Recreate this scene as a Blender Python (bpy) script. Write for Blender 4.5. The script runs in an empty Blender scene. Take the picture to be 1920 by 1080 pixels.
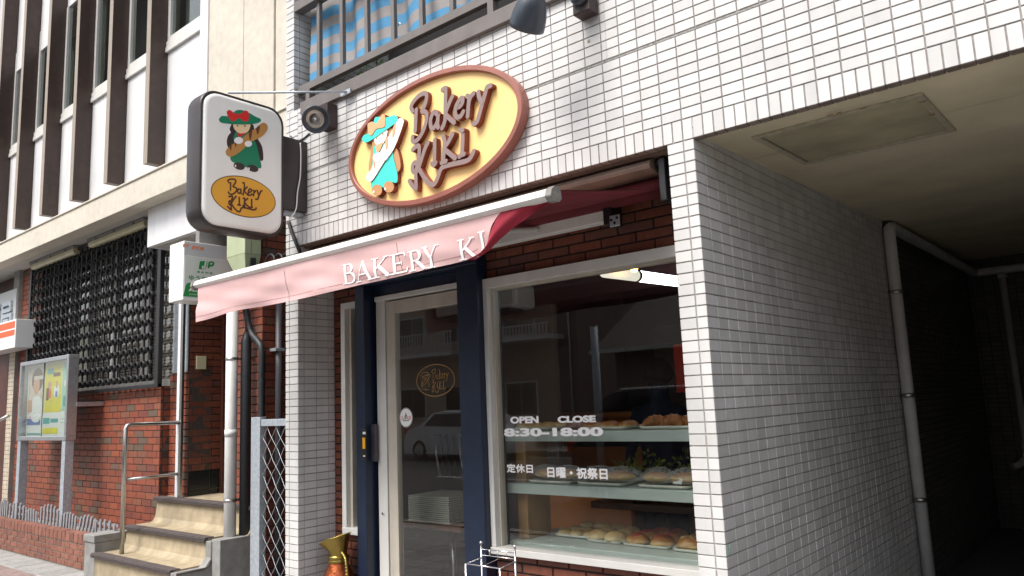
import bpy, bmesh, math, random
from mathutils import Vector, Matrix
random.seed(7)
SC = bpy.context.scene
COL = SC.collection
R = math.radians
# ------------------------------------------------------------------ camera
F, YAW, PITCH, ROLL = 1439.35, 0.693613, 0.147629, -0.041832
CAM = Vector((1.46374, -3.06854, 1.51811))
_fw = Vector((-math.sin(YAW)*math.cos(PITCH), math.cos(YAW)*math.cos(PITCH), math.sin(PITCH)))
_r0 = Vector((math.cos(YAW), math.sin(YAW), 0)); _u0 = _r0.cross(_fw)
_rt = math.cos(ROLL)*_r0 + math.sin(ROLL)*_u0
_up = -math.sin(ROLL)*_r0 + math.cos(ROLL)*_u0
cd = bpy.data.cameras.new('camera'); cam = bpy.data.objects.new('camera', cd); COL.objects.link(cam)
cd.sensor_width = 36; cd.lens = F/1920*36; cd.clip_start = .05; cd.clip_end = 500
cam.matrix_world = Matrix(((_rt.x, _up.x, -_fw.x, CAM.x), (_rt.y, _up.y, -_fw.y, CAM.y), (_rt.z, _up.z, -_fw.z, CAM.z), (0, 0, 0, 1)))
SC.camera = cam
# ------------------------------------------------------------------ light
SC.view_settings.view_transform = 'Standard'; SC.view_settings.look = 'None'
SC.view_settings.gamma = 1; SC.view_settings.exposure = 0.96
SUN_EL, SUN_AZ = R(56), R(188)          # azimuth measured from +Y towards +X
w = bpy.data.worlds.new('World'); SC.world = w; w.use_nodes = True
nt = w.node_tree; sky = nt.nodes.new('ShaderNodeTexSky'); sky.sky_type = 'NISHITA'; sky.sun_disc = False
sky.sun_elevation = SUN_EL; sky.sun_rotation = SUN_AZ; sky.air_density = 1.0; sky.dust_density = 3.5; sky.ozone_density = .6
bg = nt.nodes['Background']; hs = nt.nodes.new('ShaderNodeHueSaturation'); hs.inputs['Saturation'].default_value = .35; nt.links.new(sky.outputs[0], hs.inputs['Color']); nt.links.new(hs.outputs[0], bg.inputs[0]); bg.inputs[1].default_value = .125
ld = bpy.data.lights.new('sun', 'SUN'); ld.energy = 2.1; ld.angle = R(24); ld.color = (1, .96, .9)
sun = bpy.data.objects.new('sun', ld); COL.objects.link(sun)
sd = Vector((math.sin(SUN_AZ)*math.cos(SUN_EL), math.cos(SUN_AZ)*math.cos(SUN_EL), math.sin(SUN_EL)))
sun.rotation_euler = sd.to_track_quat('Z', 'Y').to_euler(); sun.location = (0, -8, 12)
try:
    SC.cycles.max_bounces = 10; SC.cycles.transparent_max_bounces = 16; SC.cycles.glossy_bounces = 5
    SC.cycles.caustics_reflective = False; SC.cycles.caustics_refractive = False; SC.cycles.sample_clamp_indirect = 6
    SC.cycles.use_denoising = True
except Exception: pass

# ------------------------------------------------------------------ helpers
def px(u, v, ax, val):
    """point of the plane axis=val seen at photo pixel u,v (used to survey the photo)"""
    d = _rt*((u-960)/F) + _up*(-(v-540)/F) + _fw
    return CAM + d*((val-CAM[ax])/d[ax])
def pX(x, u, v): return px(u, v, 0, x)
def pY(y, u, v): return px(u, v, 1, y)
def pZ(z, u, v): return px(u, v, 2, z)
ORG = {}
def thing(name, label, cat, loc=(0, 0, 0), group=None, kind=None):
    o = bpy.data.objects.new(name, None); COL.objects.link(o); o.location = loc
    o['label'] = label; o['category'] = cat
    if group: o['group'] = group
    if kind: o['kind'] = kind
    ORG[o.name] = Vector(loc); o.empty_display_size = .1
    return o
def tag(o, label, cat, group=None):
    o['label'] = label; o['category'] = cat
    if group: o['group'] = group
    return o
class MB:
    def __init__(s): s.v = []; s.f = []; s.m = []; s.mi = 0; s.sm = []; s.smooth = False
    def add(s, vs, fs, mi=None):
        b = len(s.v); s.v += [tuple(p) for p in vs]
        for f in fs:
            s.f.append([b+i for i in f]); s.m.append(s.mi if mi is None else mi); s.sm.append(s.smooth)
    def box(s, x0, x1, y0, y1, z0, z1, mi=None):
        s.add([(x0,y0,z0),(x1,y0,z0),(x1,y1,z0),(x0,y1,z0),(x0,y0,z1),(x1,y0,z1),(x1,y1,z1),(x0,y1,z1)],
              [(0,3,2,1),(4,5,6,7),(0,1,5,4),(1,2,6,5),(2,3,7,6),(3,0,4,7)], mi); return s
    def bar(s, a, b, w, h, mi=None, up=(0,0,1)):
        a = Vector(a); b = Vector(b); d = (b-a).normalized(); sx = d.cross(Vector(up))
        if sx.length < 1e-4: sx = d.cross(Vector((1,0,0)))
        sx.normalize(); sz = sx.cross(d); vs = []
        for p in (a, b):
            for i, j in ((-1,-1),(1,-1),(1,1),(-1,1)): vs.append(p+sx*(i*w/2)+sz*(j*h/2))
        s.add(vs, [(0,3,2,1),(4,5,6,7),(0,1,5,4),(1,2,6,5),(2,3,7,6),(3,0,4,7)], mi); return s
    def tube(s, pts, r, n=10, mi=None, cap=True):
        pts = [Vector(p) for p in pts]; rs = r if isinstance(r, (list, tuple)) else [r]*len(pts)
        vs = []; fs = []; pu = None
        for i, p in enumerate(pts):
            d = (pts[min(i+1, len(pts)-1)]-pts[max(i-1, 0)]).normalized()
            if pu is None:
                pu = d.orthogonal().normalized()
            pu = (pu - d*pu.dot(d)).normalized(); q = d.cross(pu)
            for k in range(n):
                a = 2*math.pi*k/n; vs.append(p+(pu*math.cos(a)+q*math.sin(a))*rs[i])
        for i in range(len(pts)-1):
            for k in range(n):
                fs.append((i*n+k, i*n+(k+1)%n, (i+1)*n+(k+1)%n, (i+1)*n+k))
        if cap: fs.append(tuple(range(n-1, -1, -1))); fs.append(tuple((len(pts)-1)*n+k for k in range(n)))
        o = s.smooth; s.smooth = True; s.add(vs, fs, mi); s.smooth = o
        if cap: s.sm[-1] = s.sm[-2] = False
        return s
    def lathe(s, prof, c=(0,0,0), ax=(0,0,1), n=32, mi=None):
        ax = Vector(ax).normalized(); u = ax.orthogonal().normalized(); q = ax.cross(u); c = Vector(c); vs = []; fs = []
        for r, h in prof:
            for k in range(n):
                a = 2*math.pi*k/n; vs.append(c+ax*h+(u*math.cos(a)+q*math.sin(a))*r)
        for i in range(len(prof)-1):
            for k in range(n): fs.append((i*n+k, i*n+(k+1)%n, (i+1)*n+(k+1)%n, (i+1)*n+k))
        o = s.smooth; s.smooth = True; s.add(vs, fs, mi); s.smooth = o; return s
    def grid(s, P, mi=None, flip=False):
        n = len(P); m = len(P[0]); vs = [p for row in P for p in row]; fs = []
        for i in range(n-1):
            for j in range(m-1):
                q = (i*m+j, i*m+j+1, (i+1)*m+j+1, (i+1)*m+j); fs.append(q[::-1] if flip else q)
        o = s.smooth; s.smooth = True; s.add(vs, fs, mi); s.smooth = o; return s
    def prism(s, poly, ex, mi=None, mside=None):
        """poly: list of 3-D points of one plane, ex: extrusion vector (from back to front)"""
        ex = Vector(ex); a = [Vector(p) for p in poly]; n = len(a)
        nn = Vector((0,0,0))
        for i in range(n): nn += a[i].cross(a[(i+1) % n])
        if nn.dot(ex) < 0: a.reverse()
        vs = a+[p+ex for p in a]
        s.add(vs, [tuple(range(n, 2*n)), tuple(range(n-1, -1, -1))], mi)
        s.add(vs, [(i, (i+1)%n, n+(i+1)%n, n+i) for i in range(n)], mi if mside is None else mside); return s
    def ribbon(s, pts, wd, nrm, th=0, mi=None, mside=None, round_=True, lift=0, rise=0.):
        """flat stroke through 3-D pts in a plane with normal nrm; th thick, wd width or list"""
        nrm = Vector(nrm).normalized(); P = [Vector(p)+nrm*(rise*i_/max(1, len(pts)-1)) for i_, p in enumerate(pts)]; n = len(P)
        W = wd if isinstance(wd, (list, tuple)) else [wd]*n
        L = []; Rr = []
        for i, p in enumerate(P):
            d = (P[min(i+1,n-1)]-P[max(i-1,0)]).normalized(); sd_ = nrm.cross(d)
            k = 1.0
            if 0 < i < n-1:
                c = (P[i]-P[i-1]).normalized().dot((P[i+1]-P[i]).normalized()); k = 1/max(.6, math.sqrt(max(.01, (1+c)/2)))
            L.append(p+sd_*W[i]/2*k); Rr.append(p-sd_*W[i]/2*k)
        if round_:
            d = (P[-1]-P[-2]).normalized(); e = [P[-1]+(nrm.cross(d)*math.cos(t)+d*math.sin(t))*W[-1]/2 for t in (.5,1.05,1.57,2.1,2.64)]
            d0 = (P[0]-P[1]).normalized(); b = [P[0]+(nrm.cross(d0)*math.cos(t)+d0*math.sin(t))*W[0]/2 for t in (.5,1.05,1.57,2.1,2.64)]
        else: e = []; b = []
        off = nrm*lift; ex = nrm*th
        vs = [q+off+ex for q in L+Rr]; fs = [(i, n+i, n+i+1, i+1) for i in range(n-1)]
        s.add(vs, fs, mi)
        if e: s.add([q+off+ex for q in [L[-1]]+e+[Rr[-1]]], [tuple(range(6, -1, -1))], mi); s.add([q+off+ex for q in [Rr[0]]+b+[L[0]]], [tuple(range(6, -1, -1))], mi)
        if th:
            ring = L+e+Rr[::-1]+b; m = len(ring)
            s.add([q+off for q in ring]+[q+off+ex for q in ring], [(i, m+i, m+(i+1)%m, (i+1)%m) for i in range(m)], mi if mside is None else mside)
        return s
    def build(s, name, mats, parent=None, bevel=0, seg=2, sub=0):
        me = bpy.data.meshes.new(name); o0 = Vector((0,0,0))
        if parent is not None: o0 = ORG.get(parent.name, o0)
        me.from_pydata([(p[0]-o0.x, p[1]-o0.y, p[2]-o0.z) for p in s.v], [], s.f)
        for mt in (mats if isinstance(mats, (list, tuple)) else [mats]): me.materials.append(mt)
        me.polygons.foreach_set('material_index', s.m); me.polygons.foreach_set('use_smooth', s.sm); me.update()
        o = bpy.data.objects.new(name, me); COL.objects.link(o); ORG[o.name] = o0.copy()
        if parent is not None: o.parent = parent
        if bevel:
            b = o.modifiers.new('edge', 'BEVEL'); b.width = bevel; b.segments = seg; b.limit_method = 'ANGLE'; b.angle_limit = R(40)
        if sub:
            b = o.modifiers.new('smooth', 'SUBSURF'); b.levels = sub; b.render_levels = sub
        return o
def bx(name, mat, parent, *d, bevel=.003): return MB().box(*d).build(name, mat, parent, bevel=bevel)
def dup(o, parent=None):
    c = o.copy(); COL.objects.link(c); c.parent = parent; ORG[c.name] = ORG.get(o.name, Vector((0,0,0)))
    for ch in list(o.children): dup(ch, c)
    return c

# ------------------------------------------------------------------ materials
def mk(name, col, rough=.5, metal=0., isl=0., noise=None, bump=None, spec=.5, ramp=None, emit=None, streak=0., coat=0., grime=0., baked=None):
    m = bpy.data.materials.new(name); m.use_nodes = True; t = m.node_tree; N = t.nodes; L = t.links
    b = N['Principled BSDF']; b.inputs['Roughness'].default_value = rough; b.inputs['Metallic'].default_value = metal
    b.inputs['Specular IOR Level'].default_value = spec
    if coat: b.inputs['Coat Weight'].default_value = coat; b.inputs['Coat Roughness'].default_value = .12
    co = N.new('ShaderNodeTexCoord'); out = None
    if ramp or isl:
        g = N.new('ShaderNodeNewGeometry'); r = N.new('ShaderNodeValToRGB'); r.color_ramp.interpolation = 'LINEAR'
        if ramp:
            els = ramp
        else:
            els = [(0, tuple(c*(1-isl) for c in col)), (.5, col), (1, tuple(min(1, c*(1+isl)) for c in col))]
        e = r.color_ramp.elements
        e[0].position = els[0][0]; e[0].color = (*els[0][1], 1); e[1].position = els[-1][0]; e[1].color = (*els[-1][1], 1)
        for p, c in els[1:-1]: k = e.new(p); k.color = (*c, 1)
        L.new(g.outputs['Random Per Island'], r.inputs[0]); out = r.outputs[0]
    else:
        rgb = N.new('ShaderNodeRGB'); rgb.outputs[0].default_value = (*col, 1); out = rgb.outputs[0]
    def mul(fac_socket, lo, hi, prev):
        mr = N.new('ShaderNodeMapRange'); mr.inputs['From Min'].default_value = .3; mr.inputs['From Max'].default_value = .7
        mr.inputs['To Min'].default_value = lo; mr.inputs['To Max'].default_value = hi; L.new(fac_socket, mr.inputs['Value'])
        mx = N.new('ShaderNodeMix'); mx.data_type = 'RGBA'; mx.blend_type = 'MULTIPLY'; mx.inputs[0].default_value = 1
        L.new(prev, mx.inputs[6]); L.new(mr.outputs[0], mx.inputs[7]); return mx.outputs[2]
    if noise:
        n = N.new('ShaderNodeTexNoise'); n.inputs['Scale'].default_value = noise[0]; n.inputs['Detail'].default_value = 6
        L.new(co.outputs['Object'], n.inputs['Vector']); out = mul(n.outputs[0], 1-noise[1], 1+noise[1]*.6, out)
    if streak:
        mp = N.new('ShaderNodeMapping'); mp.inputs['Scale'].default_value = (9, 9, .55); n = N.new('ShaderNodeTexNoise'); n.inputs['Scale'].default_value = 1.3; n.inputs['Detail'].default_value = 5
        L.new(co.outputs['Object'], mp.inputs[0]); L.new(mp.outputs[0], n.inputs['Vector']); out = mul(n.outputs[0], 1-streak, 1.0, out)
    if grime:
        n = N.new('ShaderNodeTexNoise'); n.inputs['Scale'].default_value = 1.7; n.inputs['Detail'].default_value = 8; n.inputs['Roughness'].default_value = .65
        L.new(co.outputs['Object'], n.inputs['Vector']); out = mul(n.outputs[0], 1-grime, 1.02, out)
    if baked:
        g2 = N.new('ShaderNodeNewGeometry'); sp_ = N.new('ShaderNodeSeparateXYZ'); L.new(g2.outputs['Normal'], sp_.inputs[0]); n = N.new('ShaderNodeTexNoise'); n.inputs['Scale'].default_value = 22; L.new(co.outputs['Object'], n.inputs['Vector'])
        ad = N.new('ShaderNodeMath'); ad.operation = 'MULTIPLY_ADD'; ad.inputs[1].default_value = .9; L.new(n.outputs[0], ad.inputs[0]); L.new(sp_.outputs[2], ad.inputs[2])
        mr = N.new('ShaderNodeMapRange'); mr.inputs['From Min'].default_value = baked[1]; mr.inputs['From Max'].default_value = baked[1]+.75; L.new(ad.outputs[0], mr.inputs['Value'])
        mx = N.new('ShaderNodeMix'); mx.data_type = 'RGBA'; L.new(mr.outputs[0], mx.inputs[0]); L.new(out, mx.inputs[6]); mx.inputs[7].default_value = (*baked[0], 1); out = mx.outputs[2]
    L.new(out, b.inputs['Base Color'])
    if bump:
        n = N.new('ShaderNodeTexNoise'); n.inputs['Scale'].default_value = bump[0]; n.inputs['Detail'].default_value = 4
        L.new(co.outputs['Object'], n.inputs['Vector']); bp = N.new('ShaderNodeBump'); bp.inputs['Strength'].default_value = bump[1]; bp.inputs['Distance'].default_value = bump[2] if len(bump) > 2 else .003
        L.new(n.outputs[0], bp.inputs['Height']); L.new(bp.outputs[0], b.inputs['Normal'])
    if emit: b.inputs['Emission Color'].default_value = (*emit[0], 1); b.inputs['Emission Strength'].default_value = emit[1]
    return m
def glass(name, tint=(.95, .97, .96), ior=1.5, rough=0.):
    m = bpy.data.materials.new(name); m.use_nodes = True; t = m.node_tree; N = t.nodes; L = t.links
    N.remove(N['Principled BSDF']); o = N['Material Output']
    tr = N.new('ShaderNodeBsdfTransparent'); tr.inputs[0].default_value = (*tint, 1); gl = N.new('ShaderNodeBsdfGlossy'); gl.inputs['Roughness'].default_value = rough
    fr = N.new('ShaderNodeFresnel'); fr.inputs[0].default_value = ior; mx = N.new('ShaderNodeMixShader')
    mt = N.new('ShaderNodeMath'); mt.operation = 'MULTIPLY'; mt.inputs[1].default_value = 2.3; mt.use_clamp = True
    ge = N.new('ShaderNodeNewGeometry'); m2 = N.new('ShaderNodeMath'); m2.operation = 'SUBTRACT'; m2.inputs[0].default_value = 1.0; L.new(ge.outputs['Backfacing'], m2.inputs[1])
    m3 = N.new('ShaderNodeMath'); m3.operation = 'MULTIPLY'; L.new(mt.outputs[0], m3.inputs[0]); L.new(m2.outputs[0], m3.inputs[1])
    L.new(fr.outputs[0], mt.inputs[0]); L.new(m3.outputs[0], mx.inputs[0]); L.new(tr.outputs[0], mx.inputs[1]); L.new(gl.outputs[0], mx.inputs[2]); L.new(mx.outputs[0], o.inputs[0])
    return m
def film(name, col, op):
    m = bpy.data.materials.new(name); m.use_nodes = True; t = m.node_tree; N = t.nodes; L = t.links
    b = N['Principled BSDF']; b.inputs['Base Color'].default_value = (*col, 1); b.inputs['Roughness'].default_value = .25
    tr = N.new('ShaderNodeBsdfTransparent'); mx = N.new('ShaderNodeMixShader'); mx.inputs[0].default_value = op
    L.new(tr.outputs[0], mx.inputs[1]); L.new(b.outputs[0], mx.inputs[2]); L.new(mx.outputs[0], N['Material Output'].inputs[0]); return m
BR = [(0, (.215,.054,.030)), (.3, (.285,.078,.038)), (.5, (.24,.062,.033)), (.66, (.175,.052,.036)), (.76, (.25,.085,.045)), (.86, (.17,.075,.050)), (.93, (.13,.085,.060)), (1, (.12,.085,.062))]
T = dict(
 tile=mk('white_tile', (.66,.65,.64), .24, isl=.085, grime=.13, streak=.11, bump=(60,.05,.001)),
 grout=mk('grout', (.33,.305,.285), .9, noise=(40,.25), streak=.15),
 seam=mk('seam_sealant', (.30,.29,.275), .85, noise=(70,.5), bump=(90,.6,.004)),
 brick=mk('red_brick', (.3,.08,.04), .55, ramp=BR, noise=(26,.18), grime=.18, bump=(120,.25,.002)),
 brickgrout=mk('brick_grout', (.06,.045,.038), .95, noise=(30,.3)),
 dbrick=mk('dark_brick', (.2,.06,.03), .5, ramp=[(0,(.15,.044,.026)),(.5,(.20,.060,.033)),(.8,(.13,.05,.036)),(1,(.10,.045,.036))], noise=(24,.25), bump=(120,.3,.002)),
 dgrout=mk('dark_grout', (.02,.016,.015), .95),
 pbrick=mk('planter_brick', (.3,.1,.06), .8, ramp=[(0,(.22,.085,.055)),(.6,(.28,.115,.08)),(1,(.18,.08,.06))], noise=(20,.3), grime=.3, bump=(90,.5,.003)),
 pgrout=mk('planter_grout', (.26,.22,.18), .95, noise=(30,.3)),
 cream=mk('cream_render', (.62,.57,.485), .9, noise=(14,.09), streak=.05, grime=.12, bump=(190,.55,.004)),
 white=mk('white_panel', (.77,.765,.775), .35, noise=(3,.05), streak=.12, grime=.06),
 whitefr=mk('white_aluminium', (.66,.65,.62), .4, noise=(6,.06), streak=.08),
 creamfr=mk('aged_cream_frame', (.52,.475,.40), .45, noise=(9,.08), streak=.15),
 fin=mk('brown_fin', (.062,.037,.029), .45, noise=(12,.2), streak=.28, grime=.15),
 finedge=mk('beige_fin_edge', (.33,.275,.22), .5, noise=(14,.1), streak=.15),
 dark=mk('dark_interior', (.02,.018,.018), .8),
 navy=mk('navy_paint', (.008,.017,.042), .38, noise=(20,.2), bump=(40,.12,.002)),
 alu=mk('aluminium', (.52,.54,.56), .38, .85, noise=(30,.12)),
 steel=mk('brushed_steel', (.5,.49,.47), .28, 1., noise=(60,.15)),
 chrome=mk('chrome_wire', (.72,.72,.74), .16, 1.),
 galv=mk('galvanised_steel', (.50,.55,.60), .5, .55, noise=(35,.2), streak=.15),
 greypaint=mk('grey_paint', (.165,.145,.135), .45, noise=(10,.1), streak=.15),
 darkgrey=mk('dark_gap', (.03,.03,.032), .7),
 blackpaint=mk('black_paint', (.012,.012,.014), .4, noise=(40,.3)),
 casing=mk('brown_casing', (.035,.027,.027), .33, noise=(9,.2)),
 acrylic=mk('white_acrylic', (.84,.85,.83), .22, noise=(2.5,.03), streak=.04),
 green=mk('emblem_green', (.005,.20,.105), .4), red=mk('emblem_red', (.62,.02,.018), .4), hair=mk('emblem_hair', (.03,.02,.022), .4),
 skin=mk('emblem_skin', (.80,.62,.38), .5), bread_e=mk('emblem_bread', (.46,.235,.06), .5), bread_d=mk('emblem_bread_cut', (.12,.035,.015), .5), bread_w=mk('emblem_pale', (.85,.80,.74), .5), ewhite=mk('emblem_white', (.82,.82,.84), .4),
 amber=mk('amber_panel', (.72,.36,.035), .4), darkline=mk('dark_lettering', (.075,.018,.008), .5), brownline=mk('brown_outline', (.12,.07,.02), .5),
 oval=mk('oval_yellow', (.94,.64,.255), .45, noise=(5,.04)), ovalrim=mk('oval_rim', (.31,.115,.085), .45, noise=(12,.12), streak=.1),
 lettering=mk('mauve_lettering', (.245,.175,.165), .5, noise=(30,.06)), letside=mk('red_brown_side', (.20,.035,.022), .5),
 turq=mk('turquoise_emblem', (.06,.66,.56), .45), tan=mk('tan_emblem', (.50,.27,.12), .5), tanlight=mk('orange_tan', (.75,.40,.20), .5),
 lamp=mk('slate_lamp', (.045,.057,.075), .35, noise=(9,.1)), lampbox=mk('brown_box', (.035,.02,.02), .6, noise=(40,.4)), reflector=mk('reflector', (.92,.88,.84), .22, .9),
 valance=mk('faded_pink_canvas', (.66,.43,.425), .9, noise=(3,.05), grime=.07, streak=.05, bump=(420,.2,.001)),
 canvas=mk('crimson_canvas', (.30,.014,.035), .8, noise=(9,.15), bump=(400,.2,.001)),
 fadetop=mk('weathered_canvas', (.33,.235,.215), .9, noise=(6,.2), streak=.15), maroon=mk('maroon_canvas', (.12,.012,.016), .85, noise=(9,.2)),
 letter=mk('white_print', (.86,.84,.84), .7), barwhite=mk('white_bar', (.76,.75,.72), .35, noise=(8,.08), streak=.05),
 capgrey=mk('grey_cap', (.22,.21,.19), .5, noise=(40,.3)), brownhood=mk('brown_hood', (.17,.12,.095), .6, noise=(8,.2)),
 ceil=mk('soffit_board', (.74,.655,.46), .8, noise=(2.2,.12), grime=.14), hatch=mk('hatch_panel', (.50,.455,.30), .75, noise=(4,.25), grime=.25),
 hatchfr=mk('hatch_frame', (.46,.41,.30), .5, noise=(30,.2)), rust=mk('rust', (.30,.12,.03), .8, noise=(60,.4)),
 paleceil=mk('grey_soffit', (.45,.43,.40), .85, noise=(3,.1), grime=.1),
 pvc=mk('grey_pvc', (.68,.675,.66), .45, noise=(8,.1), streak=.15), pvcd=mk('dark_pipe', (.018,.02,.024), .55, noise=(30,.3)), pvcg=mk('slate_pipe', (.06,.055,.065), .5),
 boxgreen=mk('pale_green_box', (.42,.47,.30), .5, noise=(7,.08), streak=.1),
 lino=mk('beige_lino', (.47,.385,.255), .65, noise=(9,.22), streak=.12, grime=.34, bump=(80,.15,.002)), nosing=mk('rubber_nosing', (.085,.068,.066), .7, noise=(50,.3), bump=(200,.6,.004)),
 conc=mk('concrete', (.27,.265,.255), .9, noise=(12,.2), grime=.2, bump=(70,.4,.004)), concl=mk('light_concrete', (.40,.39,.36), .9, noise=(14,.25), bump=(70,.4,.004)),
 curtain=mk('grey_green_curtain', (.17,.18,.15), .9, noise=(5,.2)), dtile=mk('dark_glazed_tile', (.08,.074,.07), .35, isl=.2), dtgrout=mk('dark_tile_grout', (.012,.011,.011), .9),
 asphalt=mk('asphalt', (.055,.055,.057), .9, noise=(60,.3), bump=(180,.5,.004)), pave=mk('paving', (.30,.295,.285), .9, isl=.14, noise=(16,.2), bump=(120,.3,.003)), pavep=mk('pink_paving', (.24,.175,.16), .9, isl=.1, noise=(16,.2)),
 blacktile=mk('black_base_tile', (.012,.015,.016), .2), woodd=mk('brown_door', (.075,.022,.014), .5, noise=(8,.3)),
 greyboard=mk('grey_board', (.42,.44,.44), .5), ored=mk('orange_red', (.80,.10,.02), .4), jgreen=mk('sign_green', (.005,.24,.045), .4), jorange=mk('sign_orange', (.85,.22,.10), .5), jwhite=mk('sign_white', (.80,.80,.80), .3, noise=(3,.03)), jface=mk('sign_face', (.62,.66,.65), .25), jgrey=mk('sign_grey', (.52,.54,.57), .4),
 blind=mk('pink_blind', (.46,.31,.29), .6, isl=.05), mull=mk('mullion', (.20,.195,.19), .5),
 lens=mk('yellowed_lens', (.50,.46,.30), .35, noise=(6,.15)),
 ivory=mk('ivory_plastic', (.62,.57,.38), .4),
 fence=mk('fence_plastic', (.25,.25,.265), .5, noise=(20,.15)),
 brass=mk('brass', (.36,.265,.075), .32, 1., noise=(14,.3), bump=(40,.2,.002)), copper=mk('copper', (.36,.095,.035), .36, .9, noise=(12,.5), bump=(24,.8,.008)),
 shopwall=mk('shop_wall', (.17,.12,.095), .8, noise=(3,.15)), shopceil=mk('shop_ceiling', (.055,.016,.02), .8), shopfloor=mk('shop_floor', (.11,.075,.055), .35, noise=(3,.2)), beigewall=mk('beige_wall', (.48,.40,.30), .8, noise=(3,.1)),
 shelf=mk('grey_shelf', (.40,.455,.42), .4, noise=(5,.05)), wood=mk('wood', (.36,.20,.085), .45, noise=(7,.25), streak=.2), orange=mk('orange_wood', (.60,.21,.05), .5, noise=(5,.2)), wooddark=mk('dark_wood', (.13,.05,.02), .4, noise=(8,.3)),
 tray=mk('pale_tray', (.60,.60,.52), .35), bun=mk('pale_bun', (.62,.47,.25), .6, noise=(14,.2), baked=((.47,.28,.10), .75), bump=(60,.3,.003)), golden=mk('golden_bun', (.60,.38,.14), .42, noise=(16,.25), bump=(34,.35,.004), baked=((.34,.13,.03), .45)), crust=mk('brown_crust', (.34,.12,.028), .45, noise=(20,.4), bump=(30,.4,.004)), sauce=mk('red_topping', (.30,.035,.02), .4), filling=mk('sandwich_filling', (.62,.42,.12), .6, noise=(30,.4)),
 film=film('clear_bag', (.85,.85,.85), .15), paper=mk('white_paper', (.78,.78,.76), .6),
 leafy=mk('yellow_leaf', (.26,.30,.03), .5, isl=.4), leafg=mk('green_leaf', (.05,.16,.02), .5, isl=.4), cloth=mk('navy_cloth', (.014,.017,.03), .95, spec=.1), hairb=mk('black_hair', (.006,.005,.005), .95, spec=.1), skinr=mk('skin', (.45,.26,.18), .5),
 ac=mk('ac_white', (.55,.53,.50), .4), tubew=mk('tube_lamp', (.8,.82,.85), .3, emit=((.92,.95,1), 4.0)), bulb=mk('amber_bulb', (1,.5,.1), .3, emit=((1,.42,.06), 22)),
 blue=mk('blue_stripe_cloth', (.075,.27,.48), .75, noise=(8,.12)), sgrey=mk('grey_stripe_cloth', (.29,.27,.265), .75, noise=(8,.1)),
 carw=mk('white_car_paint', (.80,.81,.82), .25, coat=.6), card=mk('dark_car_paint', (.03,.035,.05), .25, coat=.6), cars=mk('silver_roof', (.5,.5,.5), .3, .5), tyre=mk('tyre', (.015,.015,.015), .8), carglass=mk('car_window', (.02,.025,.03), .08), lightred=mk('tail_light', (.5,.03,.01), .2),
 housew=mk('house_cream', (.50,.40,.31), .85, noise=(3,.1)), housep=mk('house_pink', (.26,.19,.16), .85, noise=(3,.1)), roofm=mk('roof_tile', (.07,.04,.04), .7, noise=(8,.3)),
 pyellow=mk('poster_yellow', (.75,.66,.03), .5, noise=(9,.1)), pmint=mk('poster_mint', (.36,.62,.47), .5, noise=(30,.08)), pcream=mk('poster_cream', (.66,.58,.50), .5, noise=(9,.2)), pblue=mk('poster_blue', (.12,.2,.45), .5), pteal=mk('poster_teal', (.08,.38,.36), .5), pblack=mk('poster_black', (.02,.02,.02), .5), pskin=mk('poster_skin', (.62,.36,.23), .5), pbrown=mk('poster_brown', (.12,.05,.025), .5), pred=mk('poster_red', (.6,.05,.03), .5),
 greencray=mk('green_mark', (.05,.35,.22), .7),
)
GL = glass('window_glass'); GLD = glass('wired_glass', (.75, .8, .78))

# ------------------------------------------------------------------ tiling
def tiles(mb, o, ua, va, na, ur, vr, pu, pv, joint=.0048, th=.0036, ch=.0013, u0=0., v0=0., bond=0., tilt=.004, mi=0, holes=()):
    """real tiles, each with chamfered edges, over a rectangle; o = plane origin, ua/va in-plane axes, na outward"""
    o, ua, va, na = Vector(o), Vector(ua), Vector(va), Vector(na)
    j0 = math.floor((vr[0]-v0)/pv+1e-6); j1 = math.ceil((vr[1]-v0)/pv-1e-6)
    for j in range(j0, j1):
        sh = u0+(bond*pu if j % 2 else 0)
        i0 = math.floor((ur[0]-sh)/pu+1e-6); i1 = math.ceil((ur[1]-sh)/pu-1e-6)
        for i in range(i0, i1):
            a0 = max(sh+i*pu+joint/2, ur[0]); a1 = min(sh+(i+1)*pu-joint/2, ur[1]); b0 = max(v0+j*pv+joint/2, vr[0]); b1 = min(v0+(j+1)*pv-joint/2, vr[1])
            if a1-a0 < .006 or b1-b0 < .006: continue
            cu, cv = (a0+a1)/2, (b0+b1)/2
            if any(h[0] < cu < h[1] and h[2] < cv < h[3] for h in holes): continue
            tu, tv = random.gauss(0, tilt), random.gauss(0, tilt); dz = random.gauss(0, .0002)
            vs = []
            for k, (a, b) in enumerate(((a0,b0),(a1,b0),(a1,b1),(a0,b1))): vs.append(o+ua*a+va*b-na*th)
            for a, b in ((a0+ch,b0+ch),(a1-ch,b0+ch),(a1-ch,b1-ch),(a0+ch,b1-ch)): vs.append(o+ua*a+va*b+na*(dz+(a-cu)*tu+(b-cv)*tv))
            flip = ua.cross(va).dot(na) < 0
            fs = [(4,5,6,7),(0,1,5,4),(1,2,6,5),(2,3,7,6),(3,0,4,7)]
            mb.add(vs, [f[::-1] for f in fs] if flip else fs, mi)
    return mb
XA, YA, ZA = (1,0,0), (0,1,0), (0,0,1)
H = 2.65

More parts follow.
